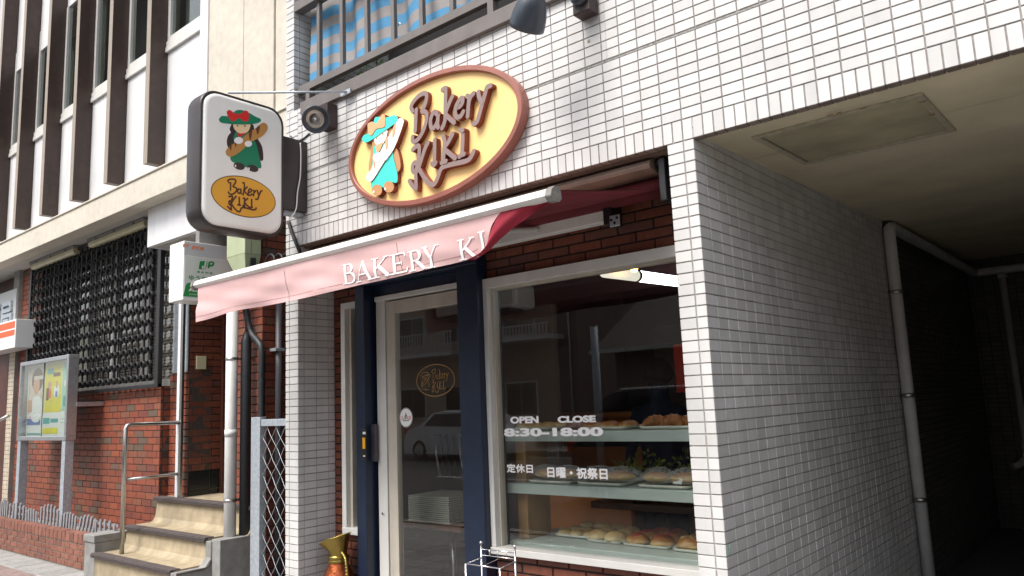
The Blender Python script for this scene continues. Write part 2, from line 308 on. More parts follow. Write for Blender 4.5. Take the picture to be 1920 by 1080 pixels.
# ------------------------------------------------------------------ text helper
def text_mesh(name, body, mat, parent, origin, xd, yd, size, sx=1., bold=0., ex=.0006, align='LEFT', shear=0., sp=1.):
    c = bpy.data.curves.new(name, 'FONT'); c.body = body; c.size = size; c.offset = bold; c.extrude = ex; c.align_x = align; c.shear = shear; c.space_character = sp; c.resolution_u = 4
    o = bpy.data.objects.new(name, c); COL.objects.link(o)
    dg = bpy.context.evaluated_depsgraph_get(); me = bpy.data.meshes.new_from_object(o.evaluated_get(dg)); bpy.data.objects.remove(o); bpy.data.curves.remove(c)
    xd = Vector(xd).normalized(); yd = Vector(yd).normalized(); zd = xd.cross(yd); o0 = ORG.get(parent.name, Vector((0,0,0)))
    for v in me.vertices: v.co = Vector(origin)+xd*(v.co.x*sx)+yd*v.co.y+zd*v.co.z-o0
    me.materials.clear(); me.materials.append(mat); me.name = name
    for p in me.polygons: p.material_index = 0
    ob = bpy.data.objects.new(name, me); COL.objects.link(ob); ob.parent = parent; ORG[ob.name] = o0.copy(); return ob

# ================================================================== SETTING
def structure(o): o['kind'] = 'structure'; return o
structure(MB().box(-70, 70, -60, 60, -.3, -.155).build('ground', T['asphalt']))
structure(MB().box(-70, 70, -15.2, -3.6, -.154, -.15).build('road', T['asphalt']))
m = MB()
for x in (-30, -24, -18, -12, -6, 0, 6, 12): m.box(x, x+3, -9.47, -9.33, -.1495, -.1455)
m.box(-70, 70, -4.2, -4.08, -.1495, -.1455); m.box(-70, 70, -14.7, -14.58, -.1495, -.1455)
structure(m.build('road_marking', T['whitefr']))
m = MB(); m.box(-70, 70, -3.43, .0, -.152, -.008, 1); m.box(-70, -3.1, -.001, .9, -.152, -.008, 1)
tiles(m, (0,0,0), XA, YA, ZA, (-12, 4), (-3.4, .0), .3, .3, .006, .006, .002, tilt=.003)
tiles(m, (0,0,0), XA, YA, ZA, (-12, -3.2), (0, .29), .3, .29, .006, .006, .002, tilt=.003)
structure(m.build('pavement', [T['pave'], T['conc']]))
m = MB(); tiles(m, (0,0,.006), XA, YA, ZA, (-12, 4), (-.35, -.05), .3, .3, .006, .0055, .002, tilt=.002); structure(m.build('tactile_path', T['pavep']))
m = MB(); tiles(m, (0,0,.012), XA, YA, ZA, (-30, 12), (-3.6, -3.44), .6, .16, .008, .16, .012); structure(m.build('kerb', T['concl']))
structure(MB().box(-70, 70, -22, -15.2, -.153, 0).build('far_pavement', T['pave']))

# ================================================================== TILED BUILDING WITH SHOP
B = thing('tiled_shop_building', 'white tiled building with a corner bakery shop beside a dark drive-through passage', 'building', (-1.5, .3, 0))
FX0, FX1, FZ1 = -3.145, 3.4, 5.7
OPX0, OPX1, OPZ = -3.0, -.42, 3.645                                    # balcony opening
SEAM = 3.15
m = MB()
m.box(FX0+.004, FX1, .005, .05, H+.006, OPZ, 1); m.box(FX0+.004, OPX0-.05-.004, .005, .3, OPZ, FZ1, 1); m.box(OPX1+.004, FX1, .005, .05, OPZ, FZ1, 1)
m.box(FX0+.01, FX1, .006, .049, H+.0045, H+.0059, 1)
tiles(m, (0,0,0), XA, ZA, (0,-1,0), (-3.0, FX1), (H, H+.1), .05, .1, v0=H, u0=0)                      # soldier course
tiles(m, (0,0,0), XA, ZA, (0,-1,0), (-3.0, FX1), (H+.1, SEAM), .1, .05, v0=H+.1, u0=-.05)
tiles(m, (0,0,0), XA, ZA, (0,-1,0), (-3.0, OPX1), (SEAM+.012, OPZ), .1, .05, v0=SEAM+.012, u0=-.05)
tiles(m, (0,0,0), XA, ZA, (0,-1,0), (OPX1, FX1), (SEAM+.012, FZ1), .1, .05, v0=SEAM+.012, u0=-.05)
tiles(m, (0,0,0), XA, ZA, (0,-1,0), (FX0, -3.0), (H, OPZ), .1, .05, v0=H, u0=0)
tiles(m, (0,0,0), XA, ZA, (0,-1,0), (FX0, -3.05), (OPZ, FZ1), .1, .05, v0=SEAM+.012, u0=-.05)
m.box(-3.14, -3.054, .3, .95, 3.5, FZ1, 1)
tiles(m, (-3.05,0,0), YA, ZA, XA, (0, .9), (OPZ-.05, FZ1), .1, .05, v0=SEAM+.012, u0=-.05)             # balcony jamb
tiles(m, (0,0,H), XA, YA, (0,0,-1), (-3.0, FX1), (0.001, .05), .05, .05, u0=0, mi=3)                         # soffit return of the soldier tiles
m.box(-3.0, FX1, .0025, .006, SEAM+.001, SEAM+.011, 2)
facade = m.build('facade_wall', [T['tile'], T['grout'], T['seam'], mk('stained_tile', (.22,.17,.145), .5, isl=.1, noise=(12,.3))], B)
for u_, v_ in ((1104, 77), (624, 268)):
    p_ = pY(0, u_, v_); MB().lathe([(0,.004),(.006,.004),(.0085,.0015),(.009,0)], p_, (0,-1,0), 12).build('wall_plug', T['hatchfr'], B)
# pillars
m = MB(); m.box(FX0+.004, -3.004, .004, .55, 0, H+.006, 1)
tiles(m, (0,0,0), XA, ZA, (0,-1,0), (FX0, -3.0), (0, H), .1, .05, v0=0, u0=0)
tiles(m, (-3.0,0,0), YA, ZA, XA, (0, .3), (0, H), .1, .05, v0=0, u0=.05)
tiles(m, (FX0,0,0), YA, ZA, (-1,0,0), (0, .55), (0, H), .1, .05, v0=0, u0=.05)
m.build('pillar', [T['tile'], T['grout']], B)
m = MB(); m.box(-.126, -.004, .004, .32, 0, H+.006, 1); m.box(-.126, -.004, .32, 3.1, 0, 2.82, 1)
tiles(m, (0,0,0), XA, ZA, (0,-1,0), (-.13, 0), (0, H), .1, .05, v0=0, u0=-.05)
tiles(m, (-.13,0,0), YA, ZA, (-1,0,0), (0, .3), (0, H), .1, .05, v0=0, u0=.05)
tiles(m, (0,0,0), YA, ZA, XA, (0, 3.1), (0, 2.8), .105, .05, v0=0, u0=0, tilt=.006)
m.build('passage_wall', [T['tile'], T['grout']], B)
m = MB().tube([(.0045, .024, .90), (.0045, .026, .87), (.0045, .022, .855)], .0016, 5); m.build('crayon_mark', T['greencray'], B)
# passage: deeper walls, far wall, ceiling, floor
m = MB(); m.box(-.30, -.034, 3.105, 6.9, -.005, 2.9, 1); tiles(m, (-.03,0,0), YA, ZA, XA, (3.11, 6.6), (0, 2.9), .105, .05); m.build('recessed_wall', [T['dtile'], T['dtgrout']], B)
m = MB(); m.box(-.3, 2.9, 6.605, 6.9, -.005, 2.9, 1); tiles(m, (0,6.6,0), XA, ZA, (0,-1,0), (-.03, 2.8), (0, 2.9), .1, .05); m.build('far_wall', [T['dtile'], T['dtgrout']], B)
m = MB(); m.box(2.805, 2.95, .0, 6.9, -.005, 2.9, 1); tiles(m, (2.8,0,0), YA, ZA, (-1,0,0), (0, 6.6), (0, 2.85), .105, .05); m.build('side_wall', [T['dtile'], T['dtgrout']], B)  # out-of-view wall, tiled dark to cut the light bounced into the passage
m = MB(); CZ = 2.668
def slope(o):
    for v_ in o.data.vertices: v_.co.z += .0285*(v_.co.y+.3)
    return o
HX0, HX1, HY0, HY1 = .165, .875, .25, .94
def board(x0, x1, y0, y1): m.box(x0, x1, y0+.0035, y1-.0035, CZ, CZ+.004)
board(0, HX0, .0515, .62); board(0, HX0, .62, 1.55); board(HX0, HX1, .0515, HY0); board(HX0, HX1, HY1, 1.55); board(HX1, 2.8, .0515, .62); board(HX1, 2.8, .62, 1.55)
y = 1.55
while y < 6.6: board(-.4, 2.8, y, min(y+.93, 6.6)); y += .93
m.box(-.45, 2.9, .052, 6.8, CZ+.0045, CZ+.03, 1)
slope(m.build('passage_ceiling', [T['ceil'], T['darkgrey']], B))
hf = MB()
for a in ((HX0, HX1, HY0, HY0+.03), (HX0, HX1, HY1-.03, HY1), (HX0, HX0+.03, HY0+.03, HY1-.03), (HX1-.03, HX1, HY0+.03, HY1-.03)): hf.box(*a, CZ-.010, CZ+.0041)
hfo = slope(hf.build('ceiling_hatch', T['hatchfr'], B, bevel=.003))
slope(bx('hatch_panel', T['hatch'], hfo, HX0+.034, HX1-.034, HY0+.034, HY1-.034, CZ-.001, CZ+.0042, bevel=.001))
m = MB()
for u_, v_ in ((1618,206),(1573,214),(1557,218),(1730,195),(1748,222)):
    p = pZ(CZ-.0115, u_, v_); m.box(p.x-.012, p.x+.012, p.y-.004, p.y+.004, CZ-.0118, CZ-.0106)
slope(m.build('rust_spot', T['rust'], hfo))
PP = thing('passage_pipe', 'white pipe running up the passage wall and back under the ceiling', 'pipe', (.05, 3.0, 0))
a_ = pX(.05, 1668, 428); zp = 2.70; y0_ = 3.04
MB().tube([(.05,y0_,0),(.05,y0_,zp-.06),(.05,y0_+.015,zp-.018),(.05,y0_+.06,zp),(.05,6.45,zp),(.06,6.49,zp),(.10,6.5,zp),(2.7,6.5,zp)], .042, 16).build('pipe', T['pvc'], PP)
for z in (.72, 1.45, 2.2): MB().tube([(.05,y0_,z-.014),(.05,y0_,z+.014)], .05, 16).build('pipe_clamp', T['steel'], PP)
PQ = thing('drain_pipe', 'grey pipe dropping down the far passage wall to a bent end', 'pipe', (.3, 6.5, .6))
MB().tube([(.30,6.5,zp-.03),(.30,6.5,.82),(.295,6.49,.74),(.25,6.44,.68),(.18,6.38,.65)], .036, 14).build('pipe', T['pvc'], PQ); MB().tube([(.30,6.5,zp-.09),(.30,6.5,zp-.04)], .045, 14).build('tee_joint', T['pvc'], PQ)
bx('passage_floor', T['asphalt'], B, -.42, 2.95, .001, 6.9, -.1, .0, bevel=0)
# brick shop front at Y=.3
BY = .3
SW = (-2.884, -2.66, .69, 2.252)          # small window
DR = (-2.66, -1.53, -.1, 2.36)            # door portal
WN = (-1.53, -.13, .684, 2.245)            # shop window
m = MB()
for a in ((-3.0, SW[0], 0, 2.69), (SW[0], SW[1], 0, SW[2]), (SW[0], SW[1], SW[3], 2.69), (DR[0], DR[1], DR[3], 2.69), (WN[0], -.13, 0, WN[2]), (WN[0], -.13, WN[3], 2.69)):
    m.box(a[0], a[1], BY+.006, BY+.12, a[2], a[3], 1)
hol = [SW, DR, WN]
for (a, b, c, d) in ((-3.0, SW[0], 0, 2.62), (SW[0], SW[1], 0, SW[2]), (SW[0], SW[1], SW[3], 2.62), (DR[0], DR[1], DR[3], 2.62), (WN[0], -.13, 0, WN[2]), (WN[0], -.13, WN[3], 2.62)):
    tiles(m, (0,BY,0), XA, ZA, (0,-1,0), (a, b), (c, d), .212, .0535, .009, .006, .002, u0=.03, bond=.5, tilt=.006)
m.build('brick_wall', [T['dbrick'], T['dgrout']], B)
bx('soffit', T['brownhood'], B, -3.0, -.13, .052, .42, 2.64, 2.66, bevel=0)
# shop window
WX0, WX1 = -1.534, -.10
m = MB(); m.box(WX0, WX1, .262, .36, 2.186, 2.243); m.box(WX0, WX0+.034, .262, .36, .722, 2.186); m.box(WX0+.001, WX1, .25, .36, .685, .722)
wf = m.build('window_frame', T['whitefr'], B, bevel=.003)
m = MB(); m.box(WX0+.034, WX0+.046, .30, .35, .722, 2.186); m.box(WX0+.046, WX1, .30, .35, 2.172, 2.186)
m.build('glazing_bead', T['creamfr'], wf, bevel=.002)
bx('window_pane', GL, wf, WX0+.04, WX1, .322, .328, .72, 2.19, bevel=0)
def glasstext(body, u0, v0, u1, v1, u2, v2, bold, sp=1.):
    a, b, c = pY(.3205, u0, v0), pY(.3205, u1, v1), pY(.3205, u2, v2); hgt = (c-a).length
    probe = bpy.data.curves.new('t', 'FONT'); probe.body = body; probe.size = 1; probe.space_character = sp; po = bpy.data.objects.new('t', probe); COL.objects.link(po)
    bpy.context.view_layer.update(); bb = [Vector(q) for q in po.bound_box]; wd = max(q.x for q in bb)-min(q.x for q in bb); x0 = min(q.x for q in bb); hh = max(q.y for q in bb)-min(q.y for q in bb)
    bpy.data.objects.remove(po); size = hgt/hh; sx = (b-a).length/(wd*size)
    if ord(body[0]) < 1000: return text_mesh('lettering', body, T['letter'], wf, a-Vector((x0*size*sx, 0, 0)), (1,0,0), (0,0,1), size, sx=sx, bold=bold, ex=.0004, sp=sp)
    t0 = None
    for i_, (dx, dz) in enumerate(((0,0),(-bold,0),(bold,0),(0,bold),(0,-bold))):
        t1 = text_mesh('lettering', body, T['letter'], wf, a-Vector((x0*size*sx-dx, .00012*i_, -dz)), (1,0,0), (0,0,1), size, sx=sx, bold=0, ex=.0003, sp=sp)
        if t0 is None: t0 = t1
        else:
            b_ = bmesh.new(); b_.from_mesh(t0.data); b_.from_mesh(t1.data); b_.to_mesh(t0.data); b_.free(); bpy.data.objects.remove(t1)
    return t0
glasstext('OPEN', 958, 793.5, 1009, 792, 958, 782, .0024)
glasstext('CLOSE', 1047, 792, 1116, 790.5, 1047, 781, .0024)
glasstext('8:30-18:00', 947, 817.5, 1129, 816, 947, 804, .0027)
glasstext('定休日', 951, 884, 999, 884, 951, 868.5, .0017)
glasstext('日曜・祝祭日', 1027, 893, 1139, 897, 1027, 874, .0022)
# small window
m = MB(); m.box(SW[0], SW[0]+.045, .268, .36, .735, 2.21); m.box(SW[0]+.001, -2.655, .265, .36, .69, .735); m.box(SW[0]+.001, -2.655, .268, .36, 2.21, 2.252)
sw = m.build('side_window', T['whitefr'], B, bevel=.003)
m = MB(); m.box(SW[0]+.045, SW[0]+.075, .30, .352, .735, 2.21); m.build('inner_sash', T['creamfr'], sw, bevel=.002)
bx('window_pane', GL, sw, SW[0]+.06, -2.655, .325, .331, .735, 2.21, bevel=0)
# door portal
m = MB(); m.box(-2.66, -2.565, .215, .42, 0, 2.335); m.box(-1.70, -1.535, .215, .42, 0, 2.335); m.box(-2.66, -1.535, .213, .42, 2.335, 2.46); m.box(-2.565, -1.70, .30, .42, 2.262, 2.335)
dp = m.build('door_portal', T['navy'], B, bevel=.005)
m = MB(); m.box(-2.536, -2.448, .295, .36, 0, 2.225); m.box(-2.536, -1.70, .283, .36, 2.225, 2.258); m.build('door_track', T['whitefr'], dp, bevel=.003)
m = MB(); m.box(-2.565, -2.537, .33, .36, 0, 2.26); m.box(-2.447, -2.441, .33, .36, 0, 2.22); m.build('portal_reveal', T['dark'], dp)
dr = MB(); dr.box(-2.440, -2.355, .30, .345, .02, 2.215); dr.box(-2.355, -1.69, .30, .345, 2.13, 2.215); dr.box(-2.355, -1.69, .30, .345, .02, .1)
dr = dr.build('sliding_door', T['creamfr'], B, bevel=.004)
bx('door_pane', GL, dr, -2.36, -1.685, .318, .324, .09, 2.14, bevel=0)
m = MB(); m.lathe([(0,.001),(.007,.001),(.008,0)], pY(.284, 717, 963), (0,-1,0), 10); m.build('bolt', T['blackpaint'], dp)
# touch switches on the portal
m = MB(); p = pY(.214, 684, 833); m.box(p.x-.026, p.x+.026, .200, .215, p.z-.098, p.z+.098); ts = m.build('touch_switch', T['blackpaint'], dp, bevel=.005)
q = pY(.2, 683, 831); bx('push_button', mk('amber_button', (.85,.42,.01), .35), ts, q.x-.013, q.x+.013, .194, .200, q.z-.036, q.z+.036, bevel=.003)
q = pY(.2, 683, 812); bx('label_plate', T['jwhite'], ts, q.x-.014, q.x+.014, .1985, .2, q.z-.008, q.z+.008, bevel=0); q = pY(.2, 683, 855); bx('label_plate', T['jwhite'], ts, q.x-.01, q.x+.01, .1985, .2, q.z-.004, q.z+.004, bevel=0)
p = pY(.284, 704, 830); bx('switch_box', T['pvcg'], dp, p.x-.03, p.x+.03, .262, .286, p.z-.12, p.z+.12, bevel=.004)
# shop interior shell
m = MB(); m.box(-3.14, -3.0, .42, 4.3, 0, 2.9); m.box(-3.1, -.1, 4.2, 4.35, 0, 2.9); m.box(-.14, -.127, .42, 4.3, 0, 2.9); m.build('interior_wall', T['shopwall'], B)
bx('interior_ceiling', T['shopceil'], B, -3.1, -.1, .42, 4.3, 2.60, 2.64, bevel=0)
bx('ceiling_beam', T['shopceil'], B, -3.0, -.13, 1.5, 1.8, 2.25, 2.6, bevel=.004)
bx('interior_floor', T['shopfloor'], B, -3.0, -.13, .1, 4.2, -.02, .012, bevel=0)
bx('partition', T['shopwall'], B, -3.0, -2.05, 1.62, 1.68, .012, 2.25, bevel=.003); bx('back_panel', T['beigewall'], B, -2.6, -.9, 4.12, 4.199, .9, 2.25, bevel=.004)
# upper storey behind the balcony and building mass
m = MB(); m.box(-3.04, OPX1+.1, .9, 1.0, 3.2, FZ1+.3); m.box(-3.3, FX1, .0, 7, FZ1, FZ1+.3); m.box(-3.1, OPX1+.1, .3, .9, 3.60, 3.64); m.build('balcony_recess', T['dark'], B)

# ================================================================== BALCONY RAILING
RY = -.03
rail = thing('balcony_railing', 'grey brown metal railing across the recessed upstairs balcony', 'railing', (-1.7, 0, OPZ))
def railx(u, v, y=RY): return pY(y, u, v)
zb = 3.60; a = railx(585, 205)
bx('bottom_rail', T['greypaint'], rail, -2.93, OPX1+.02, RY, .05, 3.575, 3.665)
bx('middle_rail', T['greypaint'], rail, -3.045, OPX1, RY+.055, RY+.095, 3.775, 3.83)
bx('top_rail', T['greypaint'], rail, -3.045, OPX1, RY+.03, RY+.10, 4.40, 4.475)
m = MB()
for u_ in (603, 646, 691):
    pass
xs = [pY(.045, u_, v_).x for u_, v_ in ((604,120),(647,100),(693,80),(762,60),(789,40),(839,25),(903,5))]
step = .262
for k in range(10):
    x = -2.80+k*step
    if x < OPX1-.03: bx('baluster', T['greypaint'], rail, x-.016, x+.016, RY+.058, RY+.088, 3.83, 4.40, bevel=.002)
for x in (-2.915, -1.18):
    bx('post', T['greypaint'], rail, x-.022, x+.022, RY+.05, RY+.1, 3.665, 3.775, bevel=.002)
MB().tube([(-1.96, RY+.05, 4.16), (-1.96, RY+.03, 4.19), (-1.90, RY+.03, 4.2)], .003, 6).build('wire_tie', T['chrome'], rail); MB().tube([(-1.95, RY+.05, 3.90), (-1.92, RY+.03, 3.905), (-1.90, RY+.045, 3.89)], .003, 6).build('wire_tie', T['chrome'], rail)
# striped sheet behind the balusters: stripes are bands of one wavy cloth
m = MB(); sh = []
nx = 150
def shy(x, z): return .135+.028*math.sin(x*11.5+.6)+.012*math.sin(x*23+1.5+z*.8)+.006*math.sin(z*9+x*4)
zs = [3.872+.0122*k for k in range(54)]
P = [[(-3.0+2.6*i/nx, shy(-3.0+2.6*i/nx, z), z+.012*math.sin((-3.0+2.6*i/nx)*11.5+2.2)) for i in range(nx+1)] for z in zs]
band = 5.0
for j in range(len(zs)-1):
    m.grid([P[j], P[j+1]], mi=int(j//6) % 2)
o = m.build('striped_balcony_sheet', [T['blue'], T['sgrey']]); tag(o, 'blue and grey striped sheet tied behind the upstairs railing', 'sheet'); bm = bmesh.new(); bm.from_mesh(o.data); bmesh.ops.remove_doubles(bm, verts=bm.verts, dist=1e-5); bm.to_mesh(o.data); bm.free()
# plant on the balcony floor
pl = thing('balcony_plant', 'green leafy plant peeping out under the striped sheet', 'plant', (-2.4, .12, 3.67))
m = MB()
for k in range(60):
    c = Vector((-2.42+random.gauss(0,.22), .03+random.random()*.14, 3.70+abs(random.gauss(0,.035)))); d = Vector((random.gauss(0,1), random.gauss(0,1), random.random())).normalized()*.035; s_ = d.cross(Vector((random.random(), random.random(), 1))).normalized()*.011
    m.add([c, c+d*.5+s_, c+d, c+d*.5-s_], [(0,1,2,3)])
m.build('leaves', T['leafg'], pl)
for k in range(5): x = -2.7+.15*k; MB().tube([(x, .12, 3.65), (x+.03, .1, 3.70), (x+.06, .06, 3.73)], .003, 5).build('stem', T['leafg'], pl)

# ================================================================== HANDWRITING (two lines of script, shared by signs)
# strokes surveyed on the oval sign, in pixels of a 939x1080 enlargement of photo area x 740-940, y 140-370
HAND = [
 [(150,318),(135,285),(150,245),(190,195),(235,165),(268,165),(272,205),(258,265),(232,318),(250,318),(275,345),(268,420),(240,500),(200,565),(165,588),(150,575),(152,545)],
 [(182,305),(178,400),(174,495)],
 [(362,345),(345,325),(325,345),(308,400),(312,455),(328,470),(355,445),(372,400),(378,345),(372,430),(378,462)],
 [(412,130),(440,118),(442,165),(440,280),(438,400),(412,470)],
 [(500,190),(470,260),(445,340),(480,385),(520,420)],
 [(530,290),(570,275),(592,240),(590,205),(570,215),(540,265),(528,325),(540,370),(575,365),(600,325)],
 [(630,185),(650,200),(645,280),(640,365)],[(648,235),(668,190),(692,165)],
 [(733,150),(740,195),(765,245)],[(840,95),(810,110),(795,160),(770,250),(745,340),(725,410),(695,432)],
 [(155,660),(175,640),(205,625),(215,660),(205,760),(185,850),(185,920),(185,1000),(150,970),(130,935)],[(290,600),(265,650),(235,740),(205,830),(180,860),(155,840),(160,790),(185,775),(215,830),(255,900),(305,960),(345,965),(375,915),(400,845),(430,810),(520,785),(620,762),(665,735),(695,675)],
 [(350,575),(350,680),(347,790),(330,785)],[(347,790),(365,775)],
 [(428,545),(440,590),(435,680),(428,770)],[(510,520),(475,590),(440,650),(480,690),(535,735)],[(412,775),(455,762)],
 [(600,495),(600,600),(595,700)],[(570,722),(595,705),(615,700)],[(580,490),(605,490)]]
def hand_on_oval(p): return pY(-.075, 740+p[0]/4.695, 140+p[1]/4.695)
def dense(pts, n=4):
    """smooth a polyline (Catmull-Rom)"""
    P = [Vector(p) for p in pts]; out = []
    for i in range(len(P)-1):
        a, b, c, d = P[max(i-1,0)], P[i], P[i+1], P[min(i+2,len(P)-1)]
        for k in range(n):
            t = k/n; out.append(.5*((2*b)+(c-a)*t+(2*a-5*b+4*c-d)*t*t+(3*b-a-3*c+d)*t*t*t))
    out.append(P[-1]); return out
HW = [[hand_on_oval(p) for p in s_] for s_ in HAND]     # in metres on the sign
# ================================================================== OVAL SIGN
OS = thing('oval_wall_sign', 'large yellow oval shop sign with raised script lettering on white tiles', 'sign', (-1.65, 0, 3.05))
oc = Vector((-1.640, 0, 3.063)); oa, ob_ = .726, .385
def ell(a, b, y, n=96, c=oc): return [(c.x+a*math.cos(2*math.pi*k/n), y, c.z+b*math.sin(2*math.pi*k/n)) for k in range(n)]
m = MB(); m.prism(ell(oa-.030, ob_-.030, -.004), (0,-.033,0)); m.build('sign_board', T['oval'], OS)
m = MB()
for A_, B_ in (((-.002,-.002),(0,-.054)),((0,-.054),(-.006,-.061)),((-.005,-.061),(-.030,-.063)),((-.030,-.063),(-.034,-.060)),((-.034,-.060),(-.035,-.02))):
    m.grid([ell(oa+d_, ob_+d_, y_)+[ell(oa+d_, ob_+d_, y_)[0]] for d_, y_ in (A_, B_)])
m.build('rim', T['ovalrim'], OS)
m = MB()
for i, s_ in enumerate(HW):
    m.ribbon(dense([Vector((p.x, -.0375, p.z)) for p in s_]), .0285, (0,-1,0), .030+.0016*i/3, 0, 1, rise=.0025)
m.build('script_lettering', [T['lettering'], T['letside']], OS)
# girl emblem: flat cut-outs; pixels of a 682x1080 enlargement of photo area x 660-780, y 190-380
def q2(p): return pY(-.075, 660+p[0]/5.684, 190+p[1]/5.684)
def cut(mb, pts, lv, mi, ms, smooth=3):
    P = [q2(p) for p in pts]
    if smooth: P = dense(P+[P[0]], smooth)[:-1]
    mb.prism([(p.x, -.0375, p.z) for p in P], (0, -(.025+.003*lv), 0), mi, ms)
m = MB()
cut(m, [(205,400),(180,560),(162,700),(190,790),(330,800),(470,750),(500,660),(470,520),(420,440),(410,280),(300,330)], 0, 0, 6)         # hair
cut(m, [(220,480),(212,600),(190,830),(200,930),(270,900),(330,915),(400,860),(465,860),(470,760),(430,600),(415,480),(300,440)], 1.2, 1, 6) # dress
cut(m, [(220,360),(235,440),(270,475),(320,450),(360,370),(365,300),(290,310)], 2.0, 2, 6)                                               # face
cut(m, [(100,400),(130,440),(220,400),(360,300),(470,220),(480,165),(440,145),(360,170),(250,165),(225,220),(180,330),(120,360)], 3, 1, 6)    # hat
cut(m, [(165,240),(170,330),(205,365),(250,300),(290,285),(345,270),(355,200),(345,140),(310,150),(260,235),(210,215)], 4, 3, 6)              # bow
cut(m, [(155,770),(150,830),(185,855),(230,820),(330,660),(440,510),(540,250),(540,190),(500,180),(450,260),(340,460),(240,640),(190,740)], 3.4, 2, 6) # loaf
cut(m, [(430,300),(462,235),(455,330),(432,380)], 4.4, 3, 3); cut(m, [(352,430),(378,370),(380,470),(362,510)], 4.4, 3, 3); cut(m, [(228,660),(243,640),(236,715)], 4.4, 3, 3)
cut(m, [(245,470),(320,440),(285,530),(255,535)], 2.6, 3, 6)
cut(m, [(218,600),(240,560),(285,545),(310,580),(290,640),(240,640)], 4.2, 4, 4); cut(m, [(310,590),(340,545),(380,540),(385,590),(340,635)], 4.2, 4, 4)
for c in ((262,945),(388,910)): cut(m, [(c[0]+55*math.cos(t*.5236), c[1]+60*math.sin(t*.5236)) for t in range(12)], 3.2, 5, 6)
for c in ((255,388),(320,343)): cut(m, [(c[0]+7*math.cos(t*1.047), c[1]+8*math.sin(t*1.047)) for t in range(6)], 3.2, 0, 0, 0)
for c in ((228,965),(350,932)): cut(m, [(c[0]+10*math.cos(t*1.047), c[1]+16*math.sin(t*1.047)) for t in range(6)], 3.8, 4, 4, 0)
m.build('emblem', [T['tan'], T['turq'], T['bread_w'], T['tanlight'], T['ewhite'], T['tan'], T['letside']], OS)

# ================================================================== PROJECTING BOX SIGN
SXF = -2.886; SXB = -3.055
PS = thing('projecting_box_sign', 'white rounded box sign with dark brown casing projecting over the pavement', 'sign', (SXF-.08, -.48, 2.66))
def rr(y0, y1, z0, z1, r, x, n=7):
    out = []
    for cy, cz, a0 in ((y1-r, z1-r, 0), (y0+r, z1-r, 90), (y0+r, z0+r, 180), (y1-r, z0+r, 270)):
        for k in range(n): a = R(a0+90*k/(n-1)); out.append((x, cy+r*math.cos(a), cz+r*math.sin(a)))
    return out
SY0, SY1, SZ0, SZ1 = -.788, -.19, 2.655, 3.548
m = MB(); loops = []
for ins, x in ((.016,SXB-.003),(.004,SXB+.008),(0,SXB+.03),(0,SXF-.012),(.004,SXF+.002),(.014,SXF+.002),(.02,SXF-.004)):
    l = rr(SY0+ins, SY1-ins, SZ0+ins, SZ1-ins, .115-ins*.6, x); loops.append(l+[l[0]])
m.grid(loops); m.add(rr(SY0+.016, SY1-.016, SZ0+.016, SZ1-.016, .105, SXB-.003), [tuple(range(28))]); m.build('casing', T['casing'], PS)
m = MB(); loops = []
for ins, x in ((.019,SXF-.003),(.022,SXF+.006),(.03,SXF+.012),(.042,SXF+.014)):
    l = rr(SY0+ins, SY1-ins, SZ0+ins, SZ1-ins, .115-ins*.7, x); loops.append(l+[l[0]])
m.grid(loops); m.smooth = False; m.add(rr(SY0+.042, SY1-.042, SZ0+.042, SZ1-.042, .086, SXF+.014), [tuple(range(28))]); m.build('face_panel', T['acrylic'], PS)
FXP = SXF+.0142
def q3(p): return pX(FXP, 390+p[0]/7.714, 190+p[1]/7.714)
def flat(mb, pts, lv, mi, smooth=3, f=q3):
    P = [f(p) for p in pts]
    if smooth: P = dense(P+[P[0]], smooth)[:-1]
    mb.prism([(FXP, p.y, p.z) for p in P], (.0004*(lv+1), 0, 0), mi)
m = MB()
flat(m, [(340,330),(312,400),(330,450),(290,500),(272,590),(300,690),(400,760),(560,800),(770,862),(800,800),(780,650),(720,540),(670,400),(640,330),(480,300)], 0, 2)
flat(m, [(400,440),(365,520),(372,600),(335,760),(325,840),(380,890),(540,950),(740,970),(772,930),(740,800),(690,600),(600,480),(500,430)], 1, 0)
flat(m, [(360,335),(380,400),(440,455),(510,465),(575,440),(605,380),(605,330),(480,320)], 2, 3)
flat(m, [(418,455),(470,465),(545,460),(500,490),(455,515),(425,490)], 3, 1)
flat(m, [(155,260),(185,305),(300,325),(500,338),(690,322),(762,285),(750,250),(690,225),(560,150),(450,125),(380,150),(300,215),(200,212)], 4, 0)
flat(m, [(270,150),(285,210),(330,280),(380,285),(430,250),(460,245),(510,290),(570,285),(590,230),(575,150),(530,135),(480,175),(430,185),(370,165),(310,125)], 5, 1)
flat(m, [(255,720),(265,770),(320,800),(390,780),(500,700),(620,590),(760,520),(840,440),(862,370),(830,320),(780,315),(700,380),(580,460),(450,560),(300,660)], 6, 4)
flat(m, [(585,470),(640,400),(620,540),(600,560)], 7, 5, 2); flat(m, [(690,390),(750,345),(725,470),(705,465)], 7, 5, 2); flat(m, [(300,670),(345,600),(330,720)], 7, 5, 0); flat(m, [(380,600),(415,570),(400,680)], 7, 5, 0)
flat(m, [(440+64*math.cos(t*.5236), 568+50*math.sin(t*.5236)) for t in range(12)], 8, 6, 0); flat(m, [(580+54*math.cos(t*.5236), 616+44*math.sin(t*.5236)) for t in range(12)], 8, 6, 0)
flat(m, [(450+82*math.cos(t*.5236)+(-6*math.sin(t*.5236)), 938+52*math.sin(t*.5236)+18*math.cos(t*.5236)) for t in range(12)], 4, 2, 0); flat(m, [(648+80*math.cos(t*.5236), 970+50*math.sin(t*.5236)+18*math.cos(t*.5236)) for t in range(12)], 4, 2, 0)
